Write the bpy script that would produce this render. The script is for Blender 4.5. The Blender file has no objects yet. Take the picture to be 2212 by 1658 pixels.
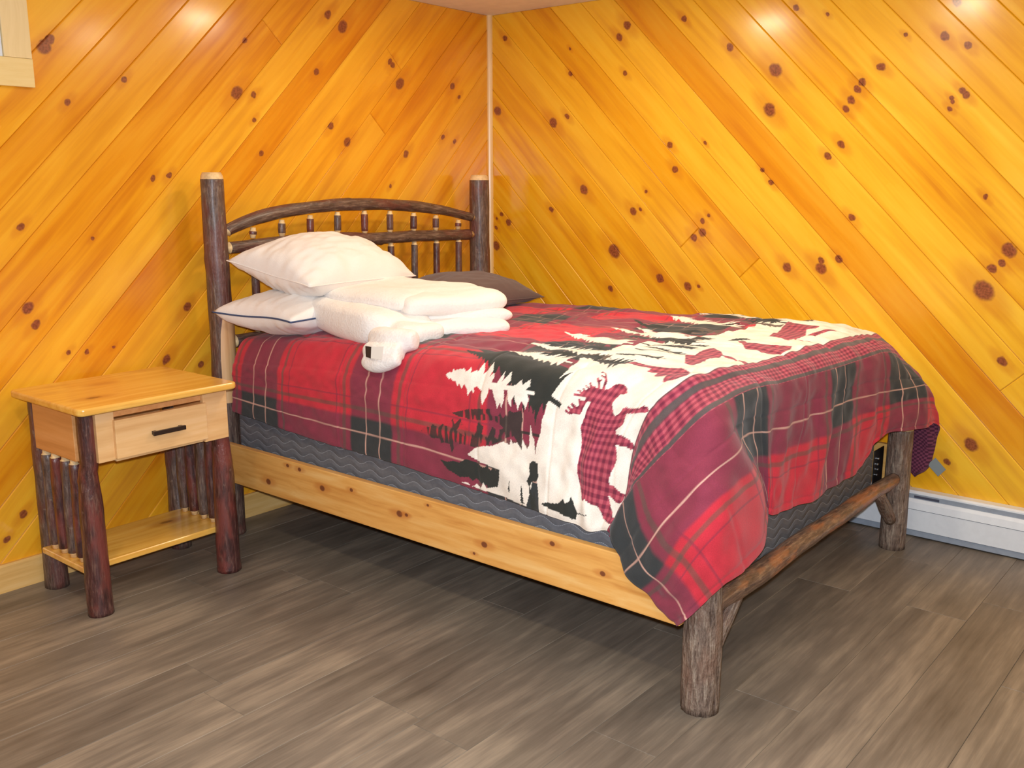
import bpy, bmesh, math, random
import numpy as np
from mathutils import Vector, Matrix, noise as mnoise
C = bpy.context.scene.collection
PI = math.pi

# ---------------------------------------------------------------- camera, world, lights, exposure
cam_d = bpy.data.cameras.new('camera'); cam = bpy.data.objects.new('camera', cam_d); C.objects.link(cam)
CAM = Vector((-3.70910, -3.20027, 1.31342)); YAW, PITCH, ROLL, FPX = .880523, .203300, -.0018368, 2086.67
fw = Vector((math.sin(YAW)*math.cos(PITCH), math.cos(YAW)*math.cos(PITCH), -math.sin(PITCH)))
rt = Vector((math.cos(YAW), -math.sin(YAW), 0)); up = rt.cross(fw)
rt2 = rt*math.cos(ROLL)+up*math.sin(ROLL); up2 = rt2.cross(fw)
cam.matrix_world = Matrix(((rt2.x, up2.x, -fw.x, CAM.x), (rt2.y, up2.y, -fw.y, CAM.y), (rt2.z, up2.z, -fw.z, CAM.z), (0, 0, 0, 1)))
cam_d.sensor_fit = 'HORIZONTAL'; cam_d.sensor_width = 36; cam_d.lens = FPX/2212*36; cam_d.clip_start = .05
bpy.context.scene.camera = cam
sc = bpy.context.scene
sc.view_settings.view_transform = 'Standard'; sc.view_settings.look = 'None'
sc.view_settings.gamma = 1; sc.view_settings.use_curve_mapping = False
sc.view_settings.exposure = -0.13
w = bpy.data.worlds.new('world'); sc.world = w; w.use_nodes = True
w.node_tree.nodes['Background'].inputs[0].default_value = (.9, .85, .8, 1); w.node_tree.nodes['Background'].inputs[1].default_value = .05
def disk(name, loc, e, r, col):
    l = bpy.data.lights.new(name, 'AREA'); l.shape = 'DISK'; l.size = r*2; l.energy = e; l.color = col
    o = bpy.data.objects.new(name, l); C.objects.link(o); o.location = loc; return o
WARM = (1, .85, .62)
for x, y, e in ((-.94, -1.0, 9.8), (-1.0, -1.9, 9.8), (-1.0, -2.85, 4), (-3.1, -1.2, 7.5), (-3.1, -2.6, 7.5), (-3.1, -4.0, 9), (-1.0, -4.0, 5)):  # leading pair read off the wall glints; the rest are unseen, added as fill
    disk('downlight_and_fill', (x, y, 2.088), e, .075, WARM)
# on-camera flash, a little above the lens
fl = disk('camera_flash', CAM+Vector((0, 0, .06)), 74, .02, (.80, .89, 1)); fl.rotation_euler = cam.matrix_world.to_euler()

# ---------------------------------------------------------------- helpers
def s2l(c):
    return tuple((v/12.92 if v <= .04045 else ((v+.055)/1.055)**2.4) for v in (x/255 for x in c))
def link(o, parent=None):
    C.objects.link(o)
    if parent: o.parent = parent
    return o
def tag(o, label=None, cat=None, group=None, kind=None):
    for k, v in (('label', label), ('category', cat), ('group', group), ('kind', kind)):
        if v: o[k] = v
    return o
def mesh(name, V, F, mat, parent=None, smooth=False, mi=None, fix=True):
    m = bpy.data.meshes.new(name); m.from_pydata([tuple(v) for v in V], [], [tuple(f) for f in F])
    for q in (mat if isinstance(mat, (list, tuple)) else [mat]): m.materials.append(q)
    if mi is not None: m.polygons.foreach_set('material_index', mi)
    if fix:
        b = bmesh.new(); b.from_mesh(m); bmesh.ops.recalc_face_normals(b, faces=b.faces); b.to_mesh(m); b.free()
    if smooth: m.polygons.foreach_set('use_smooth', [True]*len(m.polygons))
    m.update(); return link(bpy.data.objects.new(name, m), parent)
def empty(name, loc=(0, 0, 0)):
    o = bpy.data.objects.new(name, None); C.objects.link(o); o.location = loc; o.empty_display_size = .1; return o
def boxbm(b, x0, x1, y0, y1, z0, z1, bev=.002, seg=2):
    r = bmesh.ops.create_cube(b, size=1)['verts']
    for v in r: v.co = Vector(((x0+x1)/2+v.co.x*(x1-x0), (y0+y1)/2+v.co.y*(y1-y0), (z0+z1)/2+v.co.z*(z1-z0)))
    if bev: bmesh.ops.bevel(b, geom=[e for e in b.edges if all(v in r for v in e.verts)], offset=bev, segments=seg, affect='EDGES', profile=.6)
def fin(name, b, mat, parent=None, smooth=False):
    bmesh.ops.recalc_face_normals(b, faces=b.faces); m = bpy.data.meshes.new(name); b.to_mesh(m); b.free(); m.materials.append(mat)
    if smooth: m.polygons.foreach_set('use_smooth', [True]*len(m.polygons))
    return link(bpy.data.objects.new(name, m), parent)
def box(name, x0, x1, y0, y1, z0, z1, mat, parent=None, bev=.002, seg=2):
    b = bmesh.new(); boxbm(b, x0, x1, y0, y1, z0, z1, bev, seg); return fin(name, b, mat, parent)

# ---------------------------------------------------------------- node helper
class NT:
    def __init__(s, name, rough=.5, spec=.5):
        s.m = bpy.data.materials.new(name); s.m.use_nodes = True; s.t = s.m.node_tree; s.b = s.t.nodes['Principled BSDF']
        s.b.inputs['Roughness'].default_value = rough; s.b.inputs['Specular IOR Level'].default_value = spec
    def n(s, ty, ins=None, **kw):
        nd = s.t.nodes.new(ty)
        for k, v in kw.items(): setattr(nd, k, v)
        for k, v in (ins or {}).items():
            if isinstance(v, bpy.types.NodeSocket): s.t.links.new(v, nd.inputs[k])
            else: nd.inputs[k].default_value = v
        return nd
    def math(s, op, a, b=None, c=None, clamp=False):
        d = {0: a}
        if b is not None: d[1] = b
        if c is not None: d[2] = c
        return s.n('ShaderNodeMath', d, operation=op, use_clamp=clamp).outputs[0]
    def vec(s, x, y, z): return s.n('ShaderNodeCombineXYZ', {0: x, 1: y, 2: z}).outputs[0]
    def obj(s): return s.n('ShaderNodeTexCoord').outputs['Object']
    def sep(s, v): return s.n('ShaderNodeSeparateXYZ', {0: v}).outputs
    def noise(s, v, scale=5, detail=3, rough=.5, dist=0):
        return s.n('ShaderNodeTexNoise', {'Vector': v, 'Scale': scale, 'Detail': detail, 'Roughness': rough, 'Distortion': dist}).outputs[0]
    def ramp(s, f, stops):
        nd = s.n('ShaderNodeValToRGB', {0: f}); el = nd.color_ramp.elements
        while len(el) < len(stops): el.new(.5)
        for e, (p, c) in zip(el, stops): e.position = p; e.color = (*c[:3], 1) if len(c) > 2 else (c[0],)*3+(1,)
        return nd.outputs[0]
    def mix(s, f, a, b, bt='MIX'):
        nd = s.n('ShaderNodeMix', data_type='RGBA', blend_type=bt)
        for sock, v in ((nd.inputs[0], f), (nd.inputs[6], a), (nd.inputs[7], b)):
            if isinstance(v, bpy.types.NodeSocket): s.t.links.new(v, sock)
            elif isinstance(v, (tuple, list)): sock.default_value = (*v[:3], 1)
            else: sock.default_value = v
        return nd.outputs[2]
    def col(s, v):
        if isinstance(v, bpy.types.NodeSocket): s.t.links.new(v, s.b.inputs['Base Color'])
        else: s.b.inputs['Base Color'].default_value = (*v[:3], 1)
    def rgh(s, v): s.t.links.new(v, s.b.inputs['Roughness'])
    def bump(s, h, st=.3, d=.005):
        nd = s.n('ShaderNodeBump', {'Height': h, 'Strength': st, 'Distance': d}); s.t.links.new(nd.outputs[0], s.b.inputs['Normal'])
    def smooth(s, f, a, b, lo=0., hi=1.):
        nd = s.n('ShaderNodeMapRange', {0: f, 1: a, 2: b, 3: lo, 4: hi}, interpolation_type='SMOOTHSTEP'); return nd.outputs[0]

KNOTS={'L':[(-2.109,1.58,0.0106),(-1.904,1.666,0.0109),(-2.168,1.747,0.0221),(-2.147,1.77,0.0145),(-1.405,1.846,0.0107),(-1.454,1.654,0.0232),(-1.379,1.651,0.0107),(-1.381,1.56,0.0085),(-1.385,1.56,0.0074),(-0.999,1.989,0.0171),(-0.923,1.95,0.023),(-1.069,1.761,0.0134),(-1.359,1.434,0.0107),(-1.005,1.552,0.0146),(-0.92,1.49,0.0182),(-0.604,1.751,0.024),(-0.66,1.838,0.0119),(-0.646,1.825,0.012),(-0.578,1.448,0.0168),(-0.267,1.764,0.0152),(-0.22,1.717,0.0102),(-0.335,1.531,0.0112),(-0.256,1.513,0.0101),(-0.677,1.308,0.0083),(-2.298,1.184,0.0113),(-2.064,1.138,0.0068),(-2.302,0.924,0.0179),(-2.283,0.868,0.0142),(-2.183,0.762,0.0087),(-2.12,0.754,0.0087),(-2.024,0.76,0.0059),(-1.724,0.873,0.0163),(-1.824,0.688,0.0162),(-1.684,0.649,0.0124),(-2.386,0.245,0.0126),(-2.446,0.173,0.0097),(-1.761,1.349,0.0101),(-1.825,1.338,0.01)],'R':[(-0.05,1.664,0.0209),(-0.098,1.995,0.0131),(-0.389,1.596,0.0213),(-0.469,1.621,0.0124),(-0.481,1.916,0.0062),(-0.485,1.808,0.0099),(-0.78,1.789,0.0108),(-0.786,1.986,0.018),(-0.747,1.942,0.0157),(-1.065,1.985,0.0116),(-1.279,1.854,0.0147),(-1.479,1.752,0.0254),(-1.462,1.602,0.0242),(-1.015,1.479,0.0127),(-1.185,1.482,0.0068),(-1.445,1.37,0.0099),(-1.484,1.32,0.011),(-1.711,1.417,0.0129),(-1.761,1.462,0.0139),(-0.568,1.29,0.0208),(-0.839,1.197,0.0165),(-0.875,1.206,0.0082),(-0.381,1.199,0.0125),(-0.037,1.016,0.021),(-0.116,1.132,0.0155),(-0.071,1.17,0.0104),(-0.037,1.105,0.0092),(-0.041,1.149,0.0079),(-0.742,1.017,0.0287),(-0.986,0.908,0.0186),(-1.124,0.882,0.0172),(-1.18,0.885,0.0068),(-0.726,0.846,0.0132),(-1.147,1.091,0.0148),(-1.186,1.114,0.017),(-1.186,1.162,0.0113),(-1.213,1.186,0.0079),(-1.044,1.376,0.0138),(-0.903,1.282,0.0082),(-1.572,0.987,0.0175),(-1.71,1.021,0.0118),(-1.713,0.989,0.0215),(-1.781,1.03,0.0139),(-1.821,1.188,0.0128),(-2.311,0.943,0.0329),(-2.33,1.021,0.0154),(-2.361,1.042,0.0123),(-2.38,1.088,0.0235),(-1.885,1.732,0.0106),(-2.105,1.82,0.0157),(-2.186,1.782,0.0125),(-2.178,1.633,0.0114),(-2.192,1.617,0.0124),(-2.146,1.61,0.0083),(-2.151,1.596,0.0073),(-2.143,1.574,0.0083),(-1.809,1.66,0.0128),(-1.824,1.684,0.0139),(-1.787,1.623,0.015),(-1.77,1.591,0.0128),(-1.894,1.733,0.0138),(-1.551,1.974,0.011),(-1.677,1.937,0.0065),(-1.97,1.837,0.0074),(-2.137,1.93,0.0168),(-2.394,0.697,0.0155),(-2.319,0.378,0.0232),(-2.242,0.299,0.0128),(-2.286,1.269,0.0092)]}
# knot node group: inputs a, b (plank coordinates), a0, b0, radius -> dark mask, halo
def knot_group():
    g = bpy.data.node_groups.new('knot', 'ShaderNodeTree'); I = g.interface
    for nm in ('a', 'b', 'a0', 'b0', 'r', 'mask', 'halo'): I.new_socket(nm, in_out='INPUT', socket_type='NodeSocketFloat')
    for nm in ('mask', 'halo'): I.new_socket(nm, in_out='OUTPUT', socket_type='NodeSocketFloat')
    i = g.nodes.new('NodeGroupInput'); o = g.nodes.new('NodeGroupOutput'); L = g.links.new
    def M(op, *a):
        nd = g.nodes.new('ShaderNodeMath'); nd.operation = op
        for k, v in enumerate(a):
            if isinstance(v, (int, float)): nd.inputs[k].default_value = v
            else: L(v, nd.inputs[k])
        return nd.outputs[0]
    S = i.outputs
    da = M('MULTIPLY', M('DIVIDE', M('SUBTRACT', S['a'], S['a0']), S['r']), .78); db = M('DIVIDE', M('SUBTRACT', S['b'], S['b0']), S['r'])
    d2 = M('ADD', M('MULTIPLY', da, da), M('MULTIPLY', db, db))
    dh = M('ADD', M('MULTIPLY', M('MULTIPLY', da, da), .22), M('MULTIPLY', db, db))
    def sm(f, a, b):
        nd = g.nodes.new('ShaderNodeMapRange'); nd.interpolation_type = 'SMOOTHSTEP'; L(f, nd.inputs[0])
        nd.inputs[1].default_value = a; nd.inputs[2].default_value = b; nd.inputs[3].default_value = 1; nd.inputs[4].default_value = 0; return nd.outputs[0]
    L(M('MAXIMUM', S['mask'], sm(d2, .45, 1.25)), o.inputs['mask']); L(M('MAXIMUM', S['halo'], sm(dh, .4, 4.)), o.inputs['halo'])
    return g
KG = knot_group()
def pine_wall(name, key, axis, lo, mid, hi):
    s = NT(name, .3, .35)
    P = s.sep(s.obj()); h = P[axis]; z = P[2]
    a = s.math('MULTIPLY', s.math('ADD', h, z), .70711); b = s.math('MULTIPLY', s.math('SUBTRACT', h, z), .70711)
    info = s.n('ShaderNodeObjectInfo'); oc = s.sep(info.outputs['Color'])
    rnd = oc[2]
    wob = s.noise(s.vec(s.math('MULTIPLY', a, 1.6), s.math('MULTIPLY', b, 9.), s.math('MULTIPLY', rnd, 30.)), 1., 3)
    b2 = s.math('ADD', b, s.math('MULTIPLY', s.math('SUBTRACT', wob, .5), .035))
    grain = s.noise(s.vec(s.math('MULTIPLY', a, 1.2), s.math('MULTIPLY', b2, 42.), s.math('MULTIPLY', rnd, 50.)), 1., 4, .6)
    broad = s.noise(s.vec(s.math('MULTIPLY', a, 2.2), s.math('MULTIPLY', b2, 14.), s.math('MULTIPLY', rnd, 77.)), 1., 2)
    c = s.ramp(s.math('ADD', s.math('MULTIPLY', grain, .45), s.math('MULTIPLY', broad, .55)), [(.30, lo), (.50, mid), (.68, hi)])
    # tone of the single board, from its own colour value
    c = s.mix(s.math('SUBTRACT', 1., oc[0], clamp=True), c, (.60, .13, .006))
    c = s.mix(oc[1], c, (.98, .62, .07))
    kw = s.n('ShaderNodeTexNoise', {'Vector': s.obj(), 'Scale': 38., 'Detail': 2.}); kc_ = s.sep(kw.outputs['Color'])
    ak = s.math('ADD', a, s.math('MULTIPLY', s.math('SUBTRACT', kc_[0], .5), .016)); bk = s.math('ADD', b, s.math('MULTIPLY', s.math('SUBTRACT', kc_[1], .5), .012))
    mask, halo = 0., 0.
    for (kh, kz, kr) in KNOTS[key]:
        ka, kb = (kh+kz)*.70711, (kh-kz)*.70711
        g = s.t.nodes.new('ShaderNodeGroup'); g.node_tree = KG
        s.t.links.new(ak, g.inputs['a']); s.t.links.new(bk, g.inputs['b'])
        g.inputs['a0'].default_value = ka; g.inputs['b0'].default_value = kb; g.inputs['r'].default_value = kr
        if mask != 0.: s.t.links.new(mask, g.inputs['mask']); s.t.links.new(halo, g.inputs['halo'])
        mask, halo = g.outputs['mask'], g.outputs['halo']
    c = s.mix(s.math('MULTIPLY', halo, .38), c, (.58, .15, .010))
    kc = s.ramp(s.noise(s.obj(), 130, 3), [(.35, (.15, .030, .015)), (.65, (.34, .085, .035))])
    c = s.mix(s.math('MULTIPLY', mask, .93), c, kc)
    s.col(c); s.bump(grain, .05, .002)
    s.b.inputs['Coat Weight'].default_value = .5; s.b.inputs['Coat Roughness'].default_value = .17
    s.rgh(s.smooth(broad, .2, .8, .20, .34))
    return s.m
def pine_board(name, cols, dirx=0, knots=0, gs=45., rough=.35, along=2., coat=.15, klist=()):
    """plain board: dirx = index of the axis the grain runs along"""
    s = NT(name, rough, .5); P = list(s.sep(s.obj()))
    al = P[dirx]; o = [P[i] for i in range(3) if i != dirx]
    rnd = s.n('ShaderNodeObjectInfo').outputs['Random']
    w1 = s.noise(s.vec(s.math('MULTIPLY', al, along*1.5), s.math('MULTIPLY', o[0], 8.), s.math('MULTIPLY', o[1], 8.)), 1., 2)
    v = s.vec(s.math('MULTIPLY', al, along), s.math('ADD', s.math('MULTIPLY', o[0], gs), s.math('MULTIPLY', w1, 3.)), s.math('ADD', s.math('MULTIPLY', o[1], gs), s.math('MULTIPLY', rnd, 20.)))
    g = s.noise(v, 1., 4, .6)
    c = s.ramp(g, [(.25, cols[0]), (.5, cols[1]), (.75, cols[2])])
    if knots:
        q = s.vec(s.math('MULTIPLY', al, 3.2), s.math('MULTIPLY', o[0], 6.5), s.math('MULTIPLY', o[1], 6.5))
        vo = s.n('ShaderNodeTexVoronoi', {'Vector': q, 'Scale': knots, 'Randomness': 1.})
        c = s.mix(s.math('MULTIPLY', s.smooth(vo.outputs[0], .10, .30, 1., 0.), .5), c, (.45, .13, .03))
        c = s.mix(s.smooth(vo.outputs[0], .05, .11, .9, 0.), c, (.14, .035, .02))
    for (ky, kz, kr) in klist:
        q = s.n('ShaderNodeGroup'); q.node_tree = KG
        for nm, vv in (('a', P[1]), ('b', P[2])): s.t.links.new(vv, q.inputs[nm])
        q.inputs['a0'].default_value = ky; q.inputs['b0'].default_value = kz; q.inputs['r'].default_value = kr
        c = s.mix(s.math('MULTIPLY', q.outputs['halo'], .5), c, (.55, .17, .03)); c = s.mix(s.math('MULTIPLY', q.outputs['mask'], .9), c, (.16, .04, .02))
    s.col(c); s.bump(g, .06, .002); s.b.inputs['Coat Weight'].default_value = coat; s.b.inputs['Coat Roughness'].default_value = .2
    return s.m
def bark(name, dark, mid, light, red, ridges=0., redamt=.5, rough=.45):
    s = NT(name, rough, .5); v = s.n('ShaderNodeAttribute', attribute_name='bark').outputs['Vector']; P = s.sep(v)
    g = s.noise(s.vec(s.math('MULTIPLY', P[0], 1.), s.math('MULTIPLY', P[1], 1.), s.math('MULTIPLY', P[2], .16)), 120, 4, .65)
    c = s.ramp(g, [(.3, dark), (.52, mid), (.72, light)])
    big = s.noise(s.vec(P[0], P[1], s.math('MULTIPLY', P[2], .35)), 17, 3, .6)
    c = s.mix(s.math('MULTIPLY', s.smooth(big, .46, .62), redamt), c, red)
    sp = s.noise(s.vec(P[0], P[1], s.math('MULTIPLY', P[2], .8)), 55, 2)
    c = s.mix(s.smooth(sp, .66, .74, 0., .55), c, light)
    s.col(c); s.bump(s.math('ADD', g, s.math('MULTIPLY', sp, .6)), .5+ridges, .004+.004*ridges)
    s.b.inputs['Coat Weight'].default_value = .35; s.b.inputs['Coat Roughness'].default_value = .3
    return s.m
def plain(name, col, rough=.5, spec=.5, metal=0., nz=0., nscale=40., bump=0.):
    s = NT(name, rough, spec); s.b.inputs['Metallic'].default_value = metal
    g = s.noise(s.obj(), nscale, 3)
    s.col(s.mix(s.smooth(g, .3, .7, 0., 1.), tuple(x*(1-nz) for x in col), tuple(min(1, x*(1+nz)) for x in col)))
    if bump: s.bump(g, bump, .003)
    return s.m

M_WL = pine_wall('pine_planks_left', 'L', 0, (.64, .195, .008), (.86, .36, .012), (.95, .48, .025)); M_WR = pine_wall('pine_planks_right', 'R', 1, (.68, .26, .010), (.90, .46, .014), (.97, .58, .035))
M_TRIM = pine_board('pine_trim', [(.72, .42, .14), (.85, .55, .22), (.92, .64, .30)], 2)
M_BASE = pine_board('pine_baseboard', [(.66, .36, .10), (.80, .48, .16), (.88, .58, .24)], 0)
M_WINX = pine_board('window_casing_flat', [(.78, .55, .20), (.86, .64, .27), (.90, .70, .33)], 0)
M_WINZ = pine_board('window_casing_upright', [(.80, .60, .28), (.88, .68, .35), (.92, .74, .40)], 2)
M_RAIL = pine_board('rail_pine', [(.66, .28, .06), (.82, .42, .11), (.90, .55, .20)], 1, 0, 38., klist=[(-0.54, 0.359, 0.0067), (-0.605, 0.357, 0.0075), (-0.723, 0.314, 0.0105), (-0.871, 0.338, 0.0067), (-1.095, 0.306, 0.0112), (-1.126, 0.309, 0.006), (-1.22, 0.361, 0.0045), (-1.447, 0.29, 0.0097), (-1.407, 0.253, 0.0045), (-1.861, 0.31, 0.0075), (-1.694, 0.353, 0.0075), (-0.425, 0.278, 0.0112)])
M_TOP = pine_board('nightstand_top_pine', [(.70, .33, .05), (.85, .47, .09), (.92, .57, .15)], 0, 1., 38., .25, 2., .5)
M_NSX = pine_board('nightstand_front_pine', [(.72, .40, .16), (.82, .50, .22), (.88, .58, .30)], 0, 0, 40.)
M_NSY = pine_board('nightstand_shaded_pine', [(.60, .26, .08), (.72, .34, .12), (.80, .42, .17)], 1, 0, 40.)  # darker copy of the front pine: weaker light on the sides put into colour
M_CUT = plain('cut_wood', (.80, .56, .28), .5, .4, 0, .15, 60)
M_PEEL = pine_board('peeled_wood', [(.50, .25, .10), (.70, .42, .20), (.80, .52, .27)], 2, 0, 60.)
M_BARK = bark('hickory_bark', (.045, .025, .020), (.125, .075, .058), (.27, .19, .14), (.16, .035, .028), .3, .55)
M_BARKR = bark('red_hickory_bark', (.030, .010, .010), (.085, .028, .025), (.20, .11, .08), (.20, .045, .035), .2, .8, .35)
M_BARKG = bark('rough_grey_bark', (.09, .055, .04), (.22, .15, .11), (.42, .33, .25), (.26, .12, .07), 1., .35, .6)
M_WHITE = plain('white_enamel', (.80, .83, .86), .35, .5, 0, .02)
M_GREY = plain('grey_slot', (.30, .34, .40), .5, .5, 0, .05)
M_DARK = plain('dark_opening', (.06, .065, .10), .6)
M_BLACK = plain('black_metal', (.012, .012, .015), .25, .6, 0, .1)
M_STEEL = plain('steel_bolt', (.55, .55, .55), .3, .5, 1.)
M_CEIL = plain('ceiling_paint', (.93, .91, .84), .8, .2, 0, .03, 20)
M_PLAST = plain('plain_plaster', (.62, .52, .42), .8, .2, 0, .03, 20)

# ---------------------------------------------------------------- setting
H = 2.108; XW, YW = -5.2, -5.4
floor = empty('floor'); tag(floor, kind='structure')
ceiling = box('ceiling', XW-.1, .12, YW-.1, .12, H, H+.08, M_CEIL, None, 0); tag(ceiling, kind='structure')
wl = empty('wall_left'); wr = empty('wall_right'); tag(wl, kind='structure'); tag(wr, kind='structure')
box('wall_backing', XW, .10, .019, .10, 0, H, M_DARK, wl, 0); box('wall_backing', .019, .10, YW, .0, 0, H, M_DARK, wr, 0)
tag(box('wall_back', XW-.08, .10, YW-.08, YW, 0, H, M_PLAST, None, 0), kind='structure')
tag(box('wall_side', XW-.08, XW, YW, .10, 0, H, M_PLAST, None, 0), kind='structure')

def clip(poly, nx, ny, d):      # keep nx*x+ny*y <= d
    out = []
    for i in range(len(poly)):
        p, q = poly[i], poly[(i+1) % len(poly)]; fp, fq = nx*p[0]+ny*p[1]-d, nx*q[0]+ny*q[1]-d
        if fp <= 0: out.append(p)
        if fp*fq < 0: t = fp/(fp-fq); out.append((p[0]+(q[0]-p[0])*t, p[1]+(q[1]-p[1])*t))
    return out
def inset(poly, e):
    n = len(poly); A = sum(poly[i][0]*poly[(i+1) % n][1]-poly[(i+1) % n][0]*poly[i][1] for i in range(n)); r = list(poly)
    for i in range(n):
        p, q = poly[i], poly[(i+1) % n]; dx, dy = q[0]-p[0], q[1]-p[1]; L = math.hypot(dx, dy)
        if L < 1e-6: continue
        nx, ny = (dy/L, -dx/L) if A > 0 else (-dy/L, dx/L)
        r = clip(r, nx, ny, nx*p[0]+ny*p[1]-e)
    return r
R2 = 2**.5
random.seed(7)
def plank(poly, side, tone, parent, mat):
    """side 'L': wall in plane y=0, h=x; side 'R': wall in plane x=0, h=y"""
    outer = inset(poly, .0004)
    face = inset(poly, .0034)
    if len(face) < 3 or len(face) != len(outer): return
    n = len(face)
    def p3(p, d): return (p[0], d, p[1]) if side == 'L' else (d, p[0], p[1])
    V = [p3(p, 0) for p in face]+[p3(p, .0032) for p in outer]+[p3(p, .018) for p in outer]
    F = [list(range(n))]+[[i, (i+1) % n, n+(i+1) % n, n+i] for i in range(n)]+[[n+i, n+(i+1) % n, 2*n+(i+1) % n, 2*n+i] for i in range(n)]+[list(range(2*n, 3*n))[::-1]]
    o = mesh('plank', V, F, mat, parent); o.color = (tone[0], tone[1], random.random(), 1)
JL = {(-1.696, -1.575): [.5875, 0.0], (-2.298, -2.175): [.433], (-1.816, -1.696): [.86]}
TL = {8: (.80, 0), 7: (1, .1), 9: (1, .1), 3: (1, .05), 2: (.72, 0), 4: (.9, 0), 5: (.92, .0), 6: (1, .15), 10: (1, .1), 11: (.9, 0), 12: (.82, 0)}
seamsL = [-1.575+.1206*k for k in range(-20, 14)]
def wall_planks(side, seams, pitch_h0, joints, tones, parent, mat, rect):
    x0, x1, z0, z1 = rect
    for i in range(len(seams)-1):
        b0, b1 = seams[i], seams[i+1]
        P = [(x0, z0), (x1, z0), (x1, z1), (x0, z1)]
        P = clip(P, 1/R2, -1/R2, b1); 
        if len(P) >= 3: P = clip(P, -1/R2, 1/R2, -b0)
        if len(P) < 3: continue
        aa = sorted((p[0]+p[1])/R2 for p in P)
        js = [j for (k0, jj) in joints for j in jj if abs(k0-b0) < .03]
        if not js and aa[-1]-aa[0] > 2.2 and (b0 < -3.3): js = [random.uniform(aa[0]+.7, aa[-1]-.7)]
        cuts = [aa[0]-1]+sorted(js)+[aa[-1]+1]
        for c0, c1 in zip(cuts, cuts[1:]):
            Q = clip(clip(P, 1/R2, 1/R2, c1), -1/R2, -1/R2, -c0)
            if len(Q) < 3: continue
            t = None
            for (kb, tt) in tones:
                if abs(kb-b0) < .03: t = tt
            if t is None: t = (random.uniform(.78, 1), random.choice((0, 0, .1, .22)))
            plank(Q, side, t, parent, mat)
wall_planks('L', seamsL, 0, [(-1.696, [.5875]), (-2.298, [.433]), (-1.816, [.86])],
    [(-2.66, (.86, 0)), (-2.54, (.95, .12)), (-2.42, (.84, 0)), (-2.298, (.90, .0)), (-2.178, (1, .22)), (-2.06, (.74, 0)), (-1.937, (1, .22)), (-1.816, (.96, .10)), (-1.575, (.84, 0))],
    wl, M_WL, (XW, -.002, .0, H))
seamsR = [-.6525-.1215*k for k in range(-6, 40)][::-1]
wall_planks('R', seamsR, 0, [(-1.746, [-.306]), (-1.6245, [-.025]), (-2.2325, [-1.278])],
    [(-2.111, (.62, 0)), (-1.989, (1, .28)), (-2.2325, (.97, .20)), (-2.354, (1, .16)), (-2.475, (.9, .0)), (-2.597, (1, .12)), (-2.718, (1, .2)), (-1.1385, (.90, 0)), (-1.017, (.86, .0)), (-1.868, (1, .2)), (-1.6245, (.95, .1))],
    wr, M_WR, (YW, -.002, .0, H))

# corner moulding
def cyl_strip(name, pts, r, mat, parent=None, n=8):
    pass
b = bmesh.new(); 
V = []; F = []
prof = [(0, 0), (-.019, 0), (-.018, -.007), (-.013, -.013), (-.007, -.018), (0, -.019)]
for z in (.0, H):
    for p in prof: V.append((p[0], p[1], z))
n = len(prof); F = [[i, (i+1) % n, n+(i+1) % n, n+i] for i in range(n)]+[list(range(n)), list(range(n, 2*n))]
b.free()
tag(mesh('trim_1', V, F, M_TRIM), kind='structure')

# baseboard on the headboard wall
def prism(name, prof, axis, a0, a1, mat, parent=None, smooth=False):
    """prof = (d, z) pairs; axis 'x': runs along x, d along -y from the wall y=0; axis 'y': runs along y, d along -x"""
    V = []
    for a in (a0, a1):
        for d, z in prof: V.append((a, -d, z) if axis == 'x' else (-d, a, z))
    n = len(prof); F = [[i, (i+1) % n, n+(i+1) % n, n+i] for i in range(n)]+[list(range(n))[::-1], list(range(n, 2*n))]
    return mesh(name, V, F, mat, parent, smooth)
tag(prism('baseboard_left', [(.0005, 0), (.015, 0), (.015, .088), (.012, .095), (.0005, .095)], 'x', XW, -.02, M_BASE), kind='structure')

# electric baseboard heater on the right wall
ht = empty('baseboard_heater', (-.03, -1.8, 0)); tag(ht, 'long low white metal baseboard heater under the pine wall, beyond the foot of the bed', 'heater')
def hp(name, prof, mat, y0=-4.2, y1=-.32):
    o = prism(name, prof, 'y', y0, y1, mat); o.parent = ht; o.matrix_parent_inverse = Matrix.Translation((.03, 1.8, 0)); return o
hp('back_plate', [(.0006, .012), (.006, .012), (.006, .168), (.0006, .168)], M_WHITE)
hp('top_lip', [(.0006, .168), (.0006, .178), (.040, .178), (.047, .172), (.047, .166), (.040, .169), (.006, .169)], M_WHITE)
hp('air_slot', [(.006, .150), (.050, .148), (.050, .167), (.006, .167)], M_GREY)
hp('front_cover', [(.052, .026), (.060, .030), (.064, .110), (.0635, .1105), (.0640, .112), (.060, .138), (.054, .150), (.050, .150), (.050, .026)], M_WHITE)
hp('cover_seam', [(.0630, .1100), (.0646, .1104), (.0646, .1114), (.0630, .1118)], M_DARK)
hp('lower_slot', [(.006, .006), (.056, .006), (.056, .027), (.006, .027)], M_GREY)
hp('slot_louvre', [(.046, .153), (.0515, .153), (.0515, .162), (.046, .162)], M_DARK, -2.24, -2.15)
hp('end_cap', [(.0006, .004), (.066, .004), (.067, .112), (.058, .150), (.048, .180), (.0006, .180)], M_WHITE, -.34, -.30)

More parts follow.
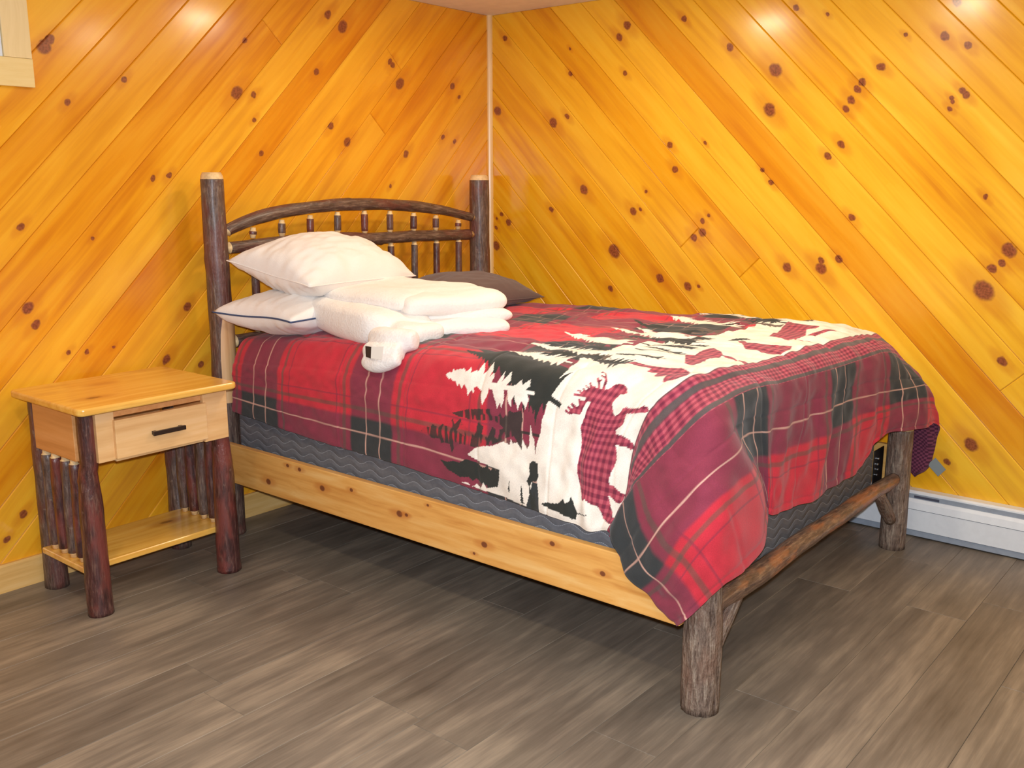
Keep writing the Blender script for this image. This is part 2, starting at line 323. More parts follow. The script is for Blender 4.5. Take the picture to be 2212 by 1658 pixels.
# window casing at the upper left
wn = empty('window_1', (-2.7, 0, 1.62)); tag(wn, kind='structure')
def wp(name, *a, mat, bev=.0015):
    o = box(name, *a, mat, None, bev); o.parent = wn; o.matrix_parent_inverse = Matrix.Translation((2.7, 0, -1.62)); return o
wp('casing_bottom', -3.30, -2.217, -.020, -.0004, 1.616, 1.702, mat=M_WINX); wp('casing_upright', -2.303, -2.218, -.019, -.0004, 1.7025, 2.10, mat=M_WINZ)
wp('casing_upright', -3.30, -3.215, -.019, -.0004, 1.7025, 2.10, mat=M_WINZ)
wp('sash', -2.345, -2.304, -.012, -.0004, 1.703, 2.10, mat=M_WHITE); wp('sash', -3.214, -3.18, -.012, -.0004, 1.703, 2.10, mat=M_WHITE); wp('sash', -3.179, -2.346, -.012, -.0004, 1.703, 1.745, mat=M_WHITE)
wp('pane', -3.179, -2.346, -.006, -.003, 1.7455, 2.10, mat=plain('window_glass_dark', (.05, .06, .08), .05, .6), bev=0)

# floor of vinyl planks
def vinyl():
    s = NT('grey_vinyl_plank', .42, .4); P = s.sep(s.obj()); inf = s.n('ShaderNodeObjectInfo'); rnd = inf.outputs['Random']
    x, y = P[0], P[1]; r20 = s.math('MULTIPLY', rnd, 40.)
    g = s.noise(s.vec(s.math('MULTIPLY', x, 2.2), s.math('MULTIPLY', y, 34.), r20), 1., 5, .62)
    br = s.noise(s.vec(s.math('MULTIPLY', x, 2.6), s.math('MULTIPLY', y, 9.), s.math('ADD', r20, 3.)), 1., 3, .6)
    fi = s.noise(s.vec(s.math('MULTIPLY', x, 9.), s.math('MULTIPLY', y, 150.), r20), 1., 3, .6)
    m = s.math('ADD', s.math('MULTIPLY', g, .4), s.math('ADD', s.math('MULTIPLY', br, .45), s.math('MULTIPLY', fi, .15)))
    m = s.math('ADD', m, s.math('MULTIPLY', s.math('SUBTRACT', rnd, .5), .07))
    c = s.ramp(m, [(.32, (.105, .085, .066)), (.5, (.195, .160, .124)), (.66, (.34, .275, .205))])
    s.col(c); s.bump(g, .08, .002); return s.m
M_VIN = vinyl(); M_SUB = plain('subfloor', (.05, .045, .04), .8)
box('subfloor', XW-.1, .10, YW-.1, .10, -.08, -.0045, M_SUB, floor, 0)
random.seed(3); PWd = .180; y = .0; row = 0
while y > YW:
    x = -.0 + random.uniform(0, 1.1)
    while x > XW:
        x1 = min(x, 0.); x0 = max(x-1.22, XW); y0 = max(y-PWd, YW)
        if x1-x0 > .02:
            o, i_ = .0003, .0012
            V = [(x0+i_, y0+i_, 0), (x1-i_, y0+i_, 0), (x1-i_, y-i_, 0), (x0+i_, y-i_, 0), (x0+o, y0+o, -.001), (x1-o, y0+o, -.001), (x1-o, y-o, -.001), (x0+o, y-o, -.001), (x0+o, y0+o, -.004), (x1-o, y0+o, -.004), (x1-o, y-o, -.004), (x0+o, y-o, -.004)]
            F = [[0, 1, 2, 3], [11, 10, 9, 8]]+[[i, 4+i, 4+(i+1) % 4, (i+1) % 4] for i in range(4)]+[[4+i, 8+i, 8+(i+1) % 4, 4+(i+1) % 4] for i in range(4)]
            mesh('floor_plank', V, F, M_VIN, floor)
        x -= 1.22
    y -= PWd; row += 1

# ---------------------------------------------------------------- logs
def smoothpath(pts, n):
    pts = [Vector(p) for p in pts]; out = []
    if len(pts) == 2: return [pts[0].lerp(pts[1], i/(n-1)) for i in range(n)]
    L = [0]
    for a, b_ in zip(pts, pts[1:]): L.append(L[-1]+(b_-a).length)
    for i in range(n):
        t = L[-1]*i/(n-1); k = min(max([j for j in range(len(L)) if L[j] <= t+1e-9]), len(pts)-2); u = (t-L[k])/(L[k+1]-L[k])
        p0 = pts[max(k-1, 0)]; p1 = pts[k]; p2 = pts[k+1]; p3 = pts[min(k+2, len(pts)-1)]
        out.append(.5*((2*p1)+(p2-p0)*u+(2*p0-5*p1+4*p2-p3)*u*u+(3*p1-p0-3*p2+p3)*u**3))
    return out
def log(name, pts, rad, mat, parent, seed=0, nl=None, na=20, amp=.05, cap=.012, taper=None, ridge=0., knots=(), zbase=None):
    """tube with bark relief; cap = bevelled cut end; taper=(len, r) gives light wood tenon ends"""
    P0 = [Vector(p) for p in pts]; LEN = sum((b_-a).length for a, b_ in zip(P0, P0[1:])); nl = nl or max(6, int(LEN/.02))
    path = smoothpath(pts, nl); tt = [i/(nl-1) for i in range(nl)]
    def R(t): 
        k = t*(len(rad)-1); j = min(int(k), len(rad)-2); return rad[j]+(rad[j+1]-rad[j])*(k-j)
    rr = [R(t) for t in tt]; ss = [t*LEN for t in tt]; rows = list(zip(path, rr, ss)); cutk = set()
    d0 = (path[1]-path[0]).normalized(); d1 = (path[-1]-path[-2]).normalized()
    if taper:
        tl, tr = taper
        rows = [(path[0]-d0*tl, tr, -tl), (path[0]-d0*tl*.25, tr*1.12, -tl*.25)]+rows+[(path[-1]+d1*tl*.25, tr*1.12, LEN+tl*.25), (path[-1]+d1*tl, tr, LEN+tl)]
        cut = lambda k: k < 2 or k >= len(rows)-3
    elif cap:
        rows = [(path[0]-d0*.0001, rr[0]*.93, 0)]+rows+[(path[-1]+d1*cap*.55, rr[-1]*.93, LEN+cap*.5), (path[-1]+d1*cap, rr[-1]*.80, LEN+cap)]
        cut = lambda k: k >= len(rows)-3
    else: cut = lambda k: False
    V = []; A = []; ref = Vector((0, 0, 1)) if abs(d0.z) < .8 else Vector((1, 0, 0)); prev = None
    for k, (p, r, s_) in enumerate(rows):
        d = (rows[min(k+1, len(rows)-1)][0]-rows[max(k-1, 0)][0]).normalized()
        u = ref.cross(d).normalized() if prev is None else (prev-d*prev.dot(d)).normalized()
        prev = u; v = d.cross(u)
        for j in range(na):
            th = 2*PI*j/na; c_, s2 = math.cos(th), math.sin(th)
            f = 1+amp*2*(mnoise.noise(Vector((c_*1.1+seed*7.1, s2*1.1, s_*7)))+.4*mnoise.noise(Vector((c_*3+seed*3, s2*3, s_*22))))
            if ridge: f += ridge*mnoise.noise(Vector((c_*6+seed, s2*6, s_*3)))
            for (ks, kt, kh) in knots:
                dth = (th-kt+PI) % (2*PI)-PI; f += kh*math.exp(-((s_-ks)/.014)**2-(dth/.5)**2)
            V.append(p+(u*c_+v*s2)*r*f); A.append((c_*r+seed, s2*r, s_))
    F = []; mi = []; n = len(rows)
    for k in range(n-1):
        for j in range(na): F.append([k*na+j, k*na+(j+1) % na, (k+1)*na+(j+1) % na, (k+1)*na+j]); mi.append(1 if cut(k) else 0)
    F.append(list(range(na))[::-1]); mi.append(1); F.append(list(range((n-1)*na, n*na))); mi.append(1)
    o = mesh(name, V, F, [mat, M_CUT], parent, False, mi, True)
    o.data.polygons.foreach_set('use_smooth', [len(p.vertices) == 4 for p in o.data.polygons])
    at = o.data.attributes.new('bark', 'FLOAT_VECTOR', 'POINT'); at.data.foreach_set('vector', np.array(A, dtype=np.float32).ravel())
    return o

# ---------------------------------------------------------------- bed
bed = empty('log_bed', (0, 0, 0)); tag(bed, 'rustic bed of bark-covered hickory logs with an arched spindle headboard and pine side rails', 'bed')
xL, xR, yH, yF = -1.66, -.21, -.111, -2.131
zt = 1.335
log('head_post', [(xL-.004, yH, 0), (xL+.002, yH, .5), (xL, yH, zt)], [.050, .047, .046, .044, .042, .040], M_BARK, bed, 1, amp=.03, knots=((.28, 3.5, .2), (1.0, 4.2, .08)), cap=.024)
log('head_post', [(xR, yH, 0), (xR, yH, zt)], [.052, .050, .050, .049, .048, .046], M_BARK, bed, 2, amp=.03, knots=((1.16, 4.6, .14),), cap=.024)
log('foot_post', [(xL, yF, 0), (xL, yF, .345)], [.050, .048, .046, .043], M_BARKG, bed, 3, amp=.03, ridge=.10, na=36, knots=((.3, 4.5, .05),))
log('foot_post', [(xR, yF, 0), (xR, yF, .450)], [.045, .045, .044, .043], M_BARKG, bed, 4, amp=.03, ridge=.05, na=30)
log('arch_rail', [(-1.612, yH, 1.148), (-1.589, yH, 1.160), (-1.463, yH, 1.195), (-1.288, yH, 1.222), (-1.028, yH, 1.236), (-.74, yH, 1.229), (-.48, yH, 1.203), (-.27, yH, 1.164)], [.020, .025, .024, .025, .023, .024, .021, .019], M_BARK, bed, 5, amp=.07, taper=(.02, .013), knots=((.6, 2., .15), (.95, 4., .1)))
log('head_rail', [(-1.605, yH, 1.088), (-1.2, yH, 1.106), (-.9, yH, 1.092), (-.6, yH, 1.090), (-.285, yH, 1.084)], [.021, .022, .021, .025, .026, .025, .024], M_BARK, bed, 6, amp=.07, taper=(.025, .014), knots=((.75, 4.4, .25), (.2, 4., .2)))
log('head_rail', [(-1.605, yH, .74), (-.27, yH, .73)], [.024, .023, .023], M_BARK, bed, 16, amp=.07, taper=(.02, .014))
zs_arch = [1.178, 1.203, 1.217, 1.227, 1.228, 1.224, 1.213, 1.199, 1.174]
for i, (x, za) in enumerate(zip((-1.497, -1.363, -1.224, -1.084, -.938, -.792, -.650, -.509, -.360), zs_arch)):
    zr = 1.098 if i < 4 else 1.090; m = M_BARK if i % 2 else M_BARKR
    log('spindle', [(x, yH, zr+.034), (x+.001, yH, za-.034)], [.0145, .015, .0145], m, bed, 20+i, nl=6, na=12, taper=(.014, .010))
    log('spindle', [(x, yH, .775), (x+.002, yH, zr-.036)], [.0145, .0155, .0145], M_BARKR if i % 2 else M_BARK, bed, 40+i, nl=12, na=12, taper=(.014, .010))
log('foot_rail', [(-1.625, yF, .258), (-1.56, yF, .268), (-1.363, yF, .262), (-1.19, yF, .269), (-.975, yF, .272), (-.728, yF, .271), (-.489, yF, .275), (-.30, yF, .268), (-.25, yF, .268)], [.026, .032, .028, .029, .028, .027, .028, .026, .024], bark('mottled_foot_rail_bark', (.05, .03, .025), (.17, .10, .07), (.36, .24, .15), (.50, .17, .06), .3, .6), bed, 7, amp=.06, cap=0)
log('brace', [(-1.612, yF, .125), (-1.475, yF, .252)], [.019, .020, .019], M_BARKG, bed, 8, amp=.06, cap=0)
log('brace', [(-.252, yF, .115), (-.405, yF, .258)], [.020, .022, .020], M_BARKG, bed, 9, amp=.06, cap=0)
box('side_rail', -1.714, -1.690, -2.094, -.125, .231, .378, M_RAIL, bed, .003); box('side_rail', -.186, -.162, -2.094, -.125, .231, .378, M_RAIL, bed, .003)
br = box('rail_bracket', -.312, -.215, -2.078, -2.074, .240, .378, M_BLACK, bed, .001); tag(br, 'black metal bracket')
for i, z in enumerate((.285, .305, .325, .345)):
    b = bmesh.new(); bmesh.ops.create_icosphere(b, subdivisions=1, radius=.005)
    for v in b.verts: v.co += Vector((-.285+.004*(i % 2), -2.081, z))
    fin('bolt', b, M_STEEL, br)
for i in range(8): box('bed_slat', -1.685, -.19, -.22-.25*i-.07, -.22-.25*i, .236, .247, M_RAIL, bed, .002)
# peeled strip on the near head post
def peel(pl, px, py, zz, half, ang, r0, parent):
    V = []; n = 9
    for (z, hw) in zip(zz, half):
        for j in range(n):
            t = -1+2*j/(n-1); th = ang+t*hw; rr = r0+.0025-.002*t*t; V.append((px+math.cos(th)*rr, py+math.sin(th)*rr, z))
    F = [[i*n+j, i*n+j+1, (i+1)*n+j+1, (i+1)*n+j] for i in range(len(zz)-1) for j in range(n-1)]
    o = mesh('peeled_patch', V, F, M_PEEL, parent, True, None, False); return tag(o, 'bare peeled wood')
post = [o for o in bed.children if o.name.startswith('head_post')][0]
peel('p', xL, yH, [.52, .56, .62, .70, .78, .84, .875, .885], [.9, 1.0, 1.0, 1.0, .9, .7, .35, .05], math.radians(-75), .0475, post)

# mattress with wavy quilted sides
def quilt():
    s = NT('grey_wavy_quilting', .85, .2); P = s.sep(s.obj()); a = s.math('ADD', P[0], P[1])
    wv = s.math('MULTIPLY', s.math('SINE', s.math('MULTIPLY', a, 62.)), .0085)
    v = s.math('DIVIDE', s.math('ADD', P[2], wv), .030); fr = s.math('FRACT', v)
    d = s.math('ABSOLUTE', s.math('SUBTRACT', fr, .5))       # .5 at the stitch line
    st = s.smooth(d, .455, .49)
    dot = s.smooth(s.math('FRACT', s.math('MULTIPLY', a, 160.)), .3, .5)
    nz = s.noise(s.obj(), 90, 3)
    top = s.math('LESS_THAN', P[2], .60)
    base = s.mix(nz, (.13, .128, .138), (.19, .187, .197))
    c = s.mix(s.math('MULTIPLY', s.math('MULTIPLY', st, .7), s.math('ADD', .35, s.math('MULTIPLY', dot, .65))), base, (.60, .62, .66))
    s.col(c); puff = s.math('POWER', s.math('SUBTRACT', 1., s.math('MULTIPLY', d, 2.), clamp=True), .5)
    s.bump(puff, .42, .008); return s.m
M_Q = quilt()
def slabmesh(name, x0, x1, y0, y1, z0, z1, mat, r=.04):
    b = bmesh.new(); boxbm(b, x0, x1, y0, y1, z0, z1, r, 4); return fin(name, b, mat, None, True)
bs = slabmesh('box_spring', -1.655, -.315, -2.078, -.175, .2475, .515, M_Q, .018); tag(bs, 'grey mattress foundation with wavy quilted sides set between the pine side rails', 'mattress')
b = bmesh.new(); boxbm(b, -1.660, -.312, -2.082, -.172, .500, .512, .005, 2); pp = fin('piping', b, plain('plum_binding', (.16, .10, .17), .8), bs)
mt = slabmesh('mattress', -1.650, -.320, -2.070, -.18, .518, .735, M_Q, .045); tag(mt, 'thick mattress on the grey quilted foundation, hidden under the plaid moose comforter', 'mattress')

# ---------------------------------------------------------------- comforter
S_ = np.array([0,.45,.9,1.3,1.6,1.75,1.85,1.93,2.0,2.15,2.28,2.42]); T_ = np.array([0,.10,.20,.30,.36,.46,.75,1.1,1.42,1.50,1.66,1.76,1.88,2.0,2.12])
NET=[[[-1.69,-0.2,0.5],[-1.69,-0.2,0.566],[-1.685,-0.2,0.632],[-1.675,-0.2,0.68],[-1.635,-0.2,0.743],[-1.545,-0.2,0.767],[-1.25,-0.2,0.775],[-0.9,-0.2,0.77],[-0.58,-0.2,0.765],[-0.5,-0.2,0.765],[-0.34,-0.2,0.755],[-0.25,-0.2,0.715],[-0.19,-0.2,0.615],[-0.175,-0.2,0.485],[-0.17,-0.2,0.375]],[[-1.69,-0.65,0.47],[-1.69,-0.65,0.556],[-1.685,-0.65,0.642],[-1.675,-0.65,0.71],[-1.635,-0.65,0.773],[-1.545,-0.65,0.797],[-1.25,-0.65,0.805],[-0.9,-0.65,0.8],[-0.58,-0.65,0.795],[-0.5,-0.65,0.795],[-0.34,-0.65,0.785],[-0.25,-0.65,0.745],[-0.19,-0.65,0.645],[-0.175,-0.65,0.515],[-0.17,-0.65,0.405]],[[-1.69,-1.1,0.458],[-1.69,-1.1,0.553],[-1.685,-1.1,0.647],[-1.675,-1.1,0.725],[-1.635,-1.1,0.788],[-1.545,-1.1,0.812],[-1.25,-1.1,0.82],[-0.9,-1.1,0.815],[-0.58,-1.1,0.81],[-0.5,-1.1,0.81],[-0.34,-1.1,0.8],[-0.25,-1.1,0.76],[-0.19,-1.1,0.66],[-0.175,-1.1,0.53],[-0.17,-1.1,0.42]],[[-1.69,-1.5,0.432],[-1.69,-1.5,0.539],[-1.685,-1.5,0.645],[-1.675,-1.5,0.735],[-1.635,-1.5,0.798],[-1.545,-1.5,0.822],[-1.25,-1.5,0.83],[-0.9,-1.5,0.825],[-0.58,-1.5,0.82],[-0.5,-1.5,0.82],[-0.34,-1.5,0.81],[-0.25,-1.5,0.77],[-0.19,-1.5,0.67],[-0.175,-1.5,0.54],[-0.17,-1.5,0.43]],[[-1.69,-1.73,0.42],[-1.69,-1.74,0.534],[-1.685,-1.75,0.648],[-1.675,-1.77,0.745],[-1.635,-1.79,0.808],[-1.545,-1.8,0.832],[-1.25,-1.8,0.84],[-0.9,-1.8,0.835],[-0.58,-1.8,0.83],[-0.5,-1.8,0.83],[-0.34,-1.8,0.82],[-0.25,-1.8,0.78],[-0.19,-1.8,0.68],[-0.175,-1.8,0.55],[-0.17,-1.8,0.44]],[[-1.69,-1.81,0.412],[-1.69,-1.817,0.528],[-1.685,-1.838,0.645],[-1.675,-1.887,0.745],[-1.635,-1.922,0.808],[-1.545,-1.95,0.832],[-1.25,-1.95,0.84],[-0.9,-1.95,0.835],[-0.58,-1.95,0.83],[-0.5,-1.95,0.83],[-0.34,-1.95,0.82],[-0.25,-1.95,0.78],[-0.19,-1.95,0.68],[-0.175,-1.95,0.55],[-0.17,-1.95,0.44]],[[-1.69,-1.865,0.425],[-1.69,-1.913,0.523],[-1.69,-1.929,0.65],[-1.69,-1.991,0.779],[-1.66,-2.043,0.835],[-1.56,-2.067,0.849],[-1.25,-2.06,0.833],[-0.9,-2.055,0.83],[-0.58,-2.05,0.815],[-0.5,-2.045,0.809],[-0.34,-2.035,0.792],[-0.25,-2.03,0.777],[-0.16,-2.03,0.66],[-0.14,-2.02,0.54],[-0.13,-2.0,0.42]],[[-1.7,-1.875,0.41],[-1.7,-1.927,0.533],[-1.71,-1.959,0.627],[-1.71,-2.027,0.73],[-1.67,-2.081,0.798],[-1.552,-2.1,0.82],[-1.25,-2.1,0.812],[-0.9,-2.1,0.805],[-0.58,-2.1,0.793],[-0.5,-2.1,0.79],[-0.34,-2.095,0.768],[-0.25,-2.09,0.736],[-0.15,-2.07,0.66],[-0.12,-2.06,0.54],[-0.115,-2.04,0.42]],[[-1.71,-1.882,0.438],[-1.72,-1.937,0.544],[-1.73,-1.994,0.619],[-1.73,-2.061,0.692],[-1.7,-2.126,0.769],[-1.578,-2.14,0.799],[-1.25,-2.125,0.785],[-0.9,-2.125,0.772],[-0.58,-2.13,0.767],[-0.5,-2.135,0.767],[-0.34,-2.14,0.725],[-0.25,-2.14,0.687],[-0.14,-2.12,0.65],[-0.11,-2.1,0.54],[-0.11,-2.07,0.41]],[[-1.745,-1.956,0.346],[-1.76,-2.016,0.419],[-1.77,-2.094,0.538],[-1.75,-2.171,0.642],[-1.67,-2.19,0.677],[-1.537,-2.15,0.683],[-1.25,-2.13,0.657],[-0.9,-2.13,0.647],[-0.58,-2.14,0.64],[-0.5,-2.15,0.636],[-0.34,-2.18,0.627],[-0.25,-2.19,0.619],[-0.13,-2.18,0.59],[-0.1,-2.16,0.48],[-0.1,-2.09,0.36]],[[-1.75,-2.034,0.295],[-1.775,-2.104,0.367],[-1.78,-2.172,0.482],[-1.715,-2.215,0.559],[-1.591,-2.21,0.569],[-1.432,-2.15,0.561],[-1.25,-2.125,0.531],[-0.9,-2.13,0.526],[-0.58,-2.14,0.552],[-0.5,-2.15,0.559],[-0.34,-2.195,0.56],[-0.25,-2.21,0.55],[-0.11,-2.21,0.515],[-0.09,-2.19,0.4],[-0.1,-2.11,0.3]],[[-1.75,-2.109,0.252],[-1.765,-2.158,0.303],[-1.721,-2.205,0.376],[-1.631,-2.215,0.391],[-1.503,-2.205,0.407],[-1.337,-2.14,0.426],[-1.25,-2.12,0.406],[-0.9,-2.12,0.385],[-0.58,-2.13,0.426],[-0.5,-2.14,0.48],[-0.34,-2.2,0.482],[-0.25,-2.22,0.475],[-0.09,-2.228,0.455],[-0.08,-2.209,0.305],[-0.09,-2.157,0.244]]]
PL={}
MOOSE= [(1.651,0.345),(1.656,0.355),(1.668,0.36),(1.688,0.36),(1.706,0.352),(1.721,0.34),(1.713,0.337),(1.701,0.337),(1.698,0.327),(1.696,0.32),(1.703,0.312),(1.723,0.297),(1.741,0.287),(1.751,0.292),(1.753,0.305),(1.761,0.307),(1.788,0.297),(1.816,0.29),(1.823,0.295),(1.838,0.292),(1.851,0.287),(1.843,0.28),(1.823,0.28),(1.811,0.28),(1.788,0.285),(1.778,0.287),(1.783,0.275),(1.786,0.26),(1.776,0.252),(1.771,0.247),(1.778,0.237),(1.796,0.232),(1.828,0.222),(1.833,0.217),(1.843,0.217),(1.856,0.205),(1.838,0.202),(1.833,0.205),(1.808,0.207),(1.791,0.21),(1.801,0.192),(1.806,0.177),(1.801,0.162),(1.793,0.145),(1.791,0.132),(1.793,0.122),(1.806,0.12),(1.823,0.112),(1.841,0.11),(1.851,0.11),(1.846,0.092),(1.833,0.085),(1.818,0.085),(1.806,0.092),(1.793,0.095),(1.798,0.085),(1.811,0.065),(1.833,0.042),(1.948,0.042),(1.95,0.027),(1.831,0.022),(1.798,0.032),(1.781,0.055),(1.768,0.065),(1.741,0.065),(1.708,0.072),(1.703,0.067),(1.688,0.067),(1.676,0.08),(1.648,0.1),(1.633,0.125),(1.636,0.147),(1.638,0.175),(1.631,0.205),(1.616,0.24),(1.621,0.27),(1.621,0.292),(1.621,0.307),(1.608,0.307),(1.606,0.302),(1.606,0.285),(1.601,0.275),(1.578,0.275),(1.558,0.27),(1.541,0.275),(1.536,0.28),(1.543,0.282),(1.553,0.277),(1.556,0.282),(1.543,0.287),(1.546,0.292),(1.561,0.287),(1.571,0.287),(1.551,0.297),(1.556,0.3),(1.581,0.292),(1.586,0.297),(1.571,0.31),(1.573,0.312),(1.586,0.307),(1.601,0.31),(1.596,0.315),(1.578,0.317),(1.553,0.315),(1.546,0.32),(1.556,0.32),(1.573,0.32),(1.563,0.325),(1.551,0.327),(1.551,0.33),(1.568,0.327),(1.571,0.33),(1.558,0.335),(1.563,0.335),(1.578,0.332),(1.581,0.335),(1.566,0.34),(1.566,0.342),(1.586,0.337),(1.583,0.342),(1.571,0.347),(1.576,0.35),(1.591,0.342),(1.611,0.34),(1.613,0.34),(1.593,0.357),(1.586,0.365),(1.588,0.367),(1.598,0.36),(1.606,0.362),(1.608,0.36),(1.606,0.355),(1.621,0.34),(1.626,0.34),(1.621,0.352),(1.613,0.365),(1.593,0.372),(1.591,0.377),(1.608,0.372),(1.596,0.385),(1.581,0.387),(1.581,0.395),(1.598,0.387),(1.611,0.375),(1.626,0.36),(1.631,0.347),(1.638,0.34)]
PL['EDGE']= [(1.446,0.002),(1.466,0.017),(1.441,0.075),(1.444,0.125),(1.456,0.172),(1.463,0.225),(1.471,0.267),(1.483,0.317),(1.476,0.365),(1.468,0.452),(1.476,0.487),(1.518,0.549),(1.558,0.604),(1.533,0.744),(1.483,0.909),(1.483,1.056),(1.478,1.259),(1.481,1.356),(1.543,1.406),(1.528,1.626),(1.476,1.623)]
PL['M2']= [(1.671,0.667),(1.686,0.694),(1.678,0.767),(1.681,0.817),(1.723,0.782),(1.746,0.747),(1.751,0.712),(1.746,0.644),(1.776,0.554),(1.773,0.529),(1.771,0.519),(1.738,0.539)]
PL['M2leg']= [(1.741,0.747),(1.773,0.744),(1.811,0.697),(1.861,0.654),(1.851,0.637),(1.798,0.702),(1.758,0.732)]
PL['M3']= [(1.676,1.186),(1.651,1.316),(1.626,1.403),(1.603,1.508),(1.638,1.498),(1.688,1.466),(1.741,1.448),(1.741,1.418),(1.718,1.396),(1.746,1.326),(1.768,1.296),(1.771,1.256),(1.763,1.196),(1.761,1.164),(1.786,1.094),(1.771,1.096),(1.733,1.141),(1.698,1.156)]
PL['M3leg']= [(1.746,1.326),(1.771,1.408),(1.796,1.453),(1.828,1.461),(1.803,1.431),(1.781,1.381),(1.766,1.301)]
PL['M3leg2']= [(1.763,1.196),(1.816,1.181),(1.851,1.169),(1.828,1.151),(1.776,1.159)]
PL['TR1']= [(1.593,0.479),(1.611,0.502),(1.671,0.489),(1.716,0.482),(1.761,0.487),(1.818,0.444),(1.841,0.39),(1.826,0.367),(1.796,0.365),(1.778,0.405),(1.741,0.407),(1.721,0.444),(1.696,0.434),(1.688,0.464),(1.661,0.467)]
PL['TR2']= [(1.671,0.991),(1.678,1.014),(1.731,0.954),(1.753,0.971),(1.786,0.979),(1.811,1.004),(1.823,1.021),(1.841,0.951),(1.841,0.904),(1.821,0.861),(1.803,0.859),(1.771,0.874),(1.748,0.881),(1.713,0.934)]
PL['ROCK']= [(1.414,0.12),(1.431,0.13),(1.453,0.125),(1.453,0.102),(1.456,0.092),(1.444,0.077),(1.429,0.075),(1.416,0.06),(1.406,0.072),(1.419,0.092),(1.414,0.107)]
PL['BIG']= [(1.386,0.38),(1.436,0.397),(1.471,0.367),(1.463,0.342),(1.473,0.312),(1.498,0.275),(1.493,0.272),(1.466,0.282),(1.451,0.297),(1.436,0.285),(1.424,0.265),(1.414,0.265),(1.401,0.287),(1.404,0.31),(1.411,0.332),(1.401,0.35)]
TREES= [(1.056,0.327,1.376,0.31,0.06,'w'),(1.091,0.207,1.374,0.22,0.055,'k'),(0.979,0.132,1.369,0.192,0.06,'k'),(1.161,0.1,1.439,0.122,0.065,'w'),(1.056,0.047,1.316,0.027,0.05,'k'),(1.126,0.005,1.346,0.002,0.03,'w'),(1.481,0.027,1.643,0.027,0.03,'k'),(1.054,0.439,1.466,0.305,0.085,'k'),(1.194,0.352,1.374,0.37,0.05,'k'),(1.119,0.844,1.414,0.754,0.07,'w'),(1.201,0.569,1.463,0.539,0.06,'w'),(1.186,0.482,1.424,0.437,0.05,'w'),(1.164,1.051,1.531,0.941,0.09,'w'),(1.104,1.473,1.506,1.341,0.08,'w'),(1.194,1.616,1.439,1.623,0.07,'w'),(1.229,1.111,1.518,0.934,0.05,'w'),(1.209,0.632,1.458,0.662,0.07,'k'),(1.146,1.226,1.426,1.099,0.09,'k'),(1.264,0.929,1.571,0.899,0.07,'k'),(1.226,1.626,1.571,1.496,0.1,'k'),(1.281,1.353,1.518,1.281,0.08,'k'),(1.483,0.487,1.596,0.467,0.05,'k'),(1.339,0.487,1.449,0.492,0.05,'k'),(1.421,0.484,1.513,0.512,0.03,'k'),(1.483,0.909,1.578,1.004,0.04,'k'),(1.608,1.006,1.673,1.059,0.03,'k'),(1.424,1.578,1.556,1.491,0.05,'k')]
UP= [(1.416,0.062,1.434,0.0,0.018),(1.384,0.057,1.386,0.01,0.012),(1.336,0.062,1.331,0.03,0.006),(1.439,0.05,1.441,0.007,0.016)]
PL['WT1']= [(1.054,0.327),(1.066,0.335),(1.076,0.335),(1.076,0.342),(1.086,0.34),(1.096,0.342),(1.104,0.345),(1.109,0.345),(1.116,0.347),(1.129,0.34),(1.139,0.347),(1.141,0.352),(1.149,0.345),(1.146,0.337),(1.154,0.342),(1.164,0.347),(1.171,0.345),(1.174,0.352),(1.181,0.375),(1.191,0.355),(1.191,0.34),(1.204,0.352),(1.214,0.375),(1.226,0.352),(1.221,0.337),(1.234,0.347),(1.239,0.337),(1.236,0.325),(1.256,0.325),(1.271,0.352),(1.276,0.335),(1.271,0.327),(1.286,0.34),(1.296,0.355),(1.306,0.332),(1.296,0.322),(1.319,0.32),(1.331,0.325),(1.346,0.337),(1.354,0.325),(1.376,0.34),(1.381,0.325),(1.371,0.317),(1.401,0.315),(1.404,0.307),(1.379,0.307),(1.389,0.292),(1.384,0.265),(1.379,0.275),(1.366,0.29),(1.361,0.28),(1.354,0.26),(1.349,0.277),(1.336,0.3),(1.329,0.287),(1.331,0.265),(1.319,0.28),(1.306,0.31),(1.291,0.31),(1.301,0.285),(1.291,0.26),(1.286,0.277),(1.274,0.257),(1.266,0.28),(1.246,0.307),(1.231,0.31),(1.231,0.287),(1.219,0.262),(1.211,0.28),(1.201,0.302),(1.181,0.312),(1.174,0.307),(1.176,0.29),(1.166,0.302),(1.156,0.28),(1.151,0.297),(1.136,0.312),(1.129,0.3),(1.116,0.312),(1.111,0.305),(1.099,0.317),(1.089,0.315),(1.076,0.322),(1.074,0.317)]
PL['WT2']= [(1.161,0.1),(1.194,0.125),(1.221,0.135),(1.259,0.142),(1.301,0.16),(1.326,0.155),(1.331,0.17),(1.339,0.16),(1.356,0.165),(1.379,0.15),(1.376,0.177),(1.401,0.155),(1.409,0.165),(1.404,0.19),(1.406,0.222),(1.416,0.192),(1.429,0.182),(1.441,0.135),(1.434,0.107),(1.426,0.06),(1.404,0.005),(1.346,0.005),(1.296,0.01),(1.206,0.007),(1.134,0.01),(1.154,0.015),(1.176,0.007),(1.191,0.02),(1.206,0.01),(1.219,0.03),(1.231,0.017),(1.279,0.032),(1.289,0.057),(1.296,0.085),(1.264,0.085),(1.216,0.087)]
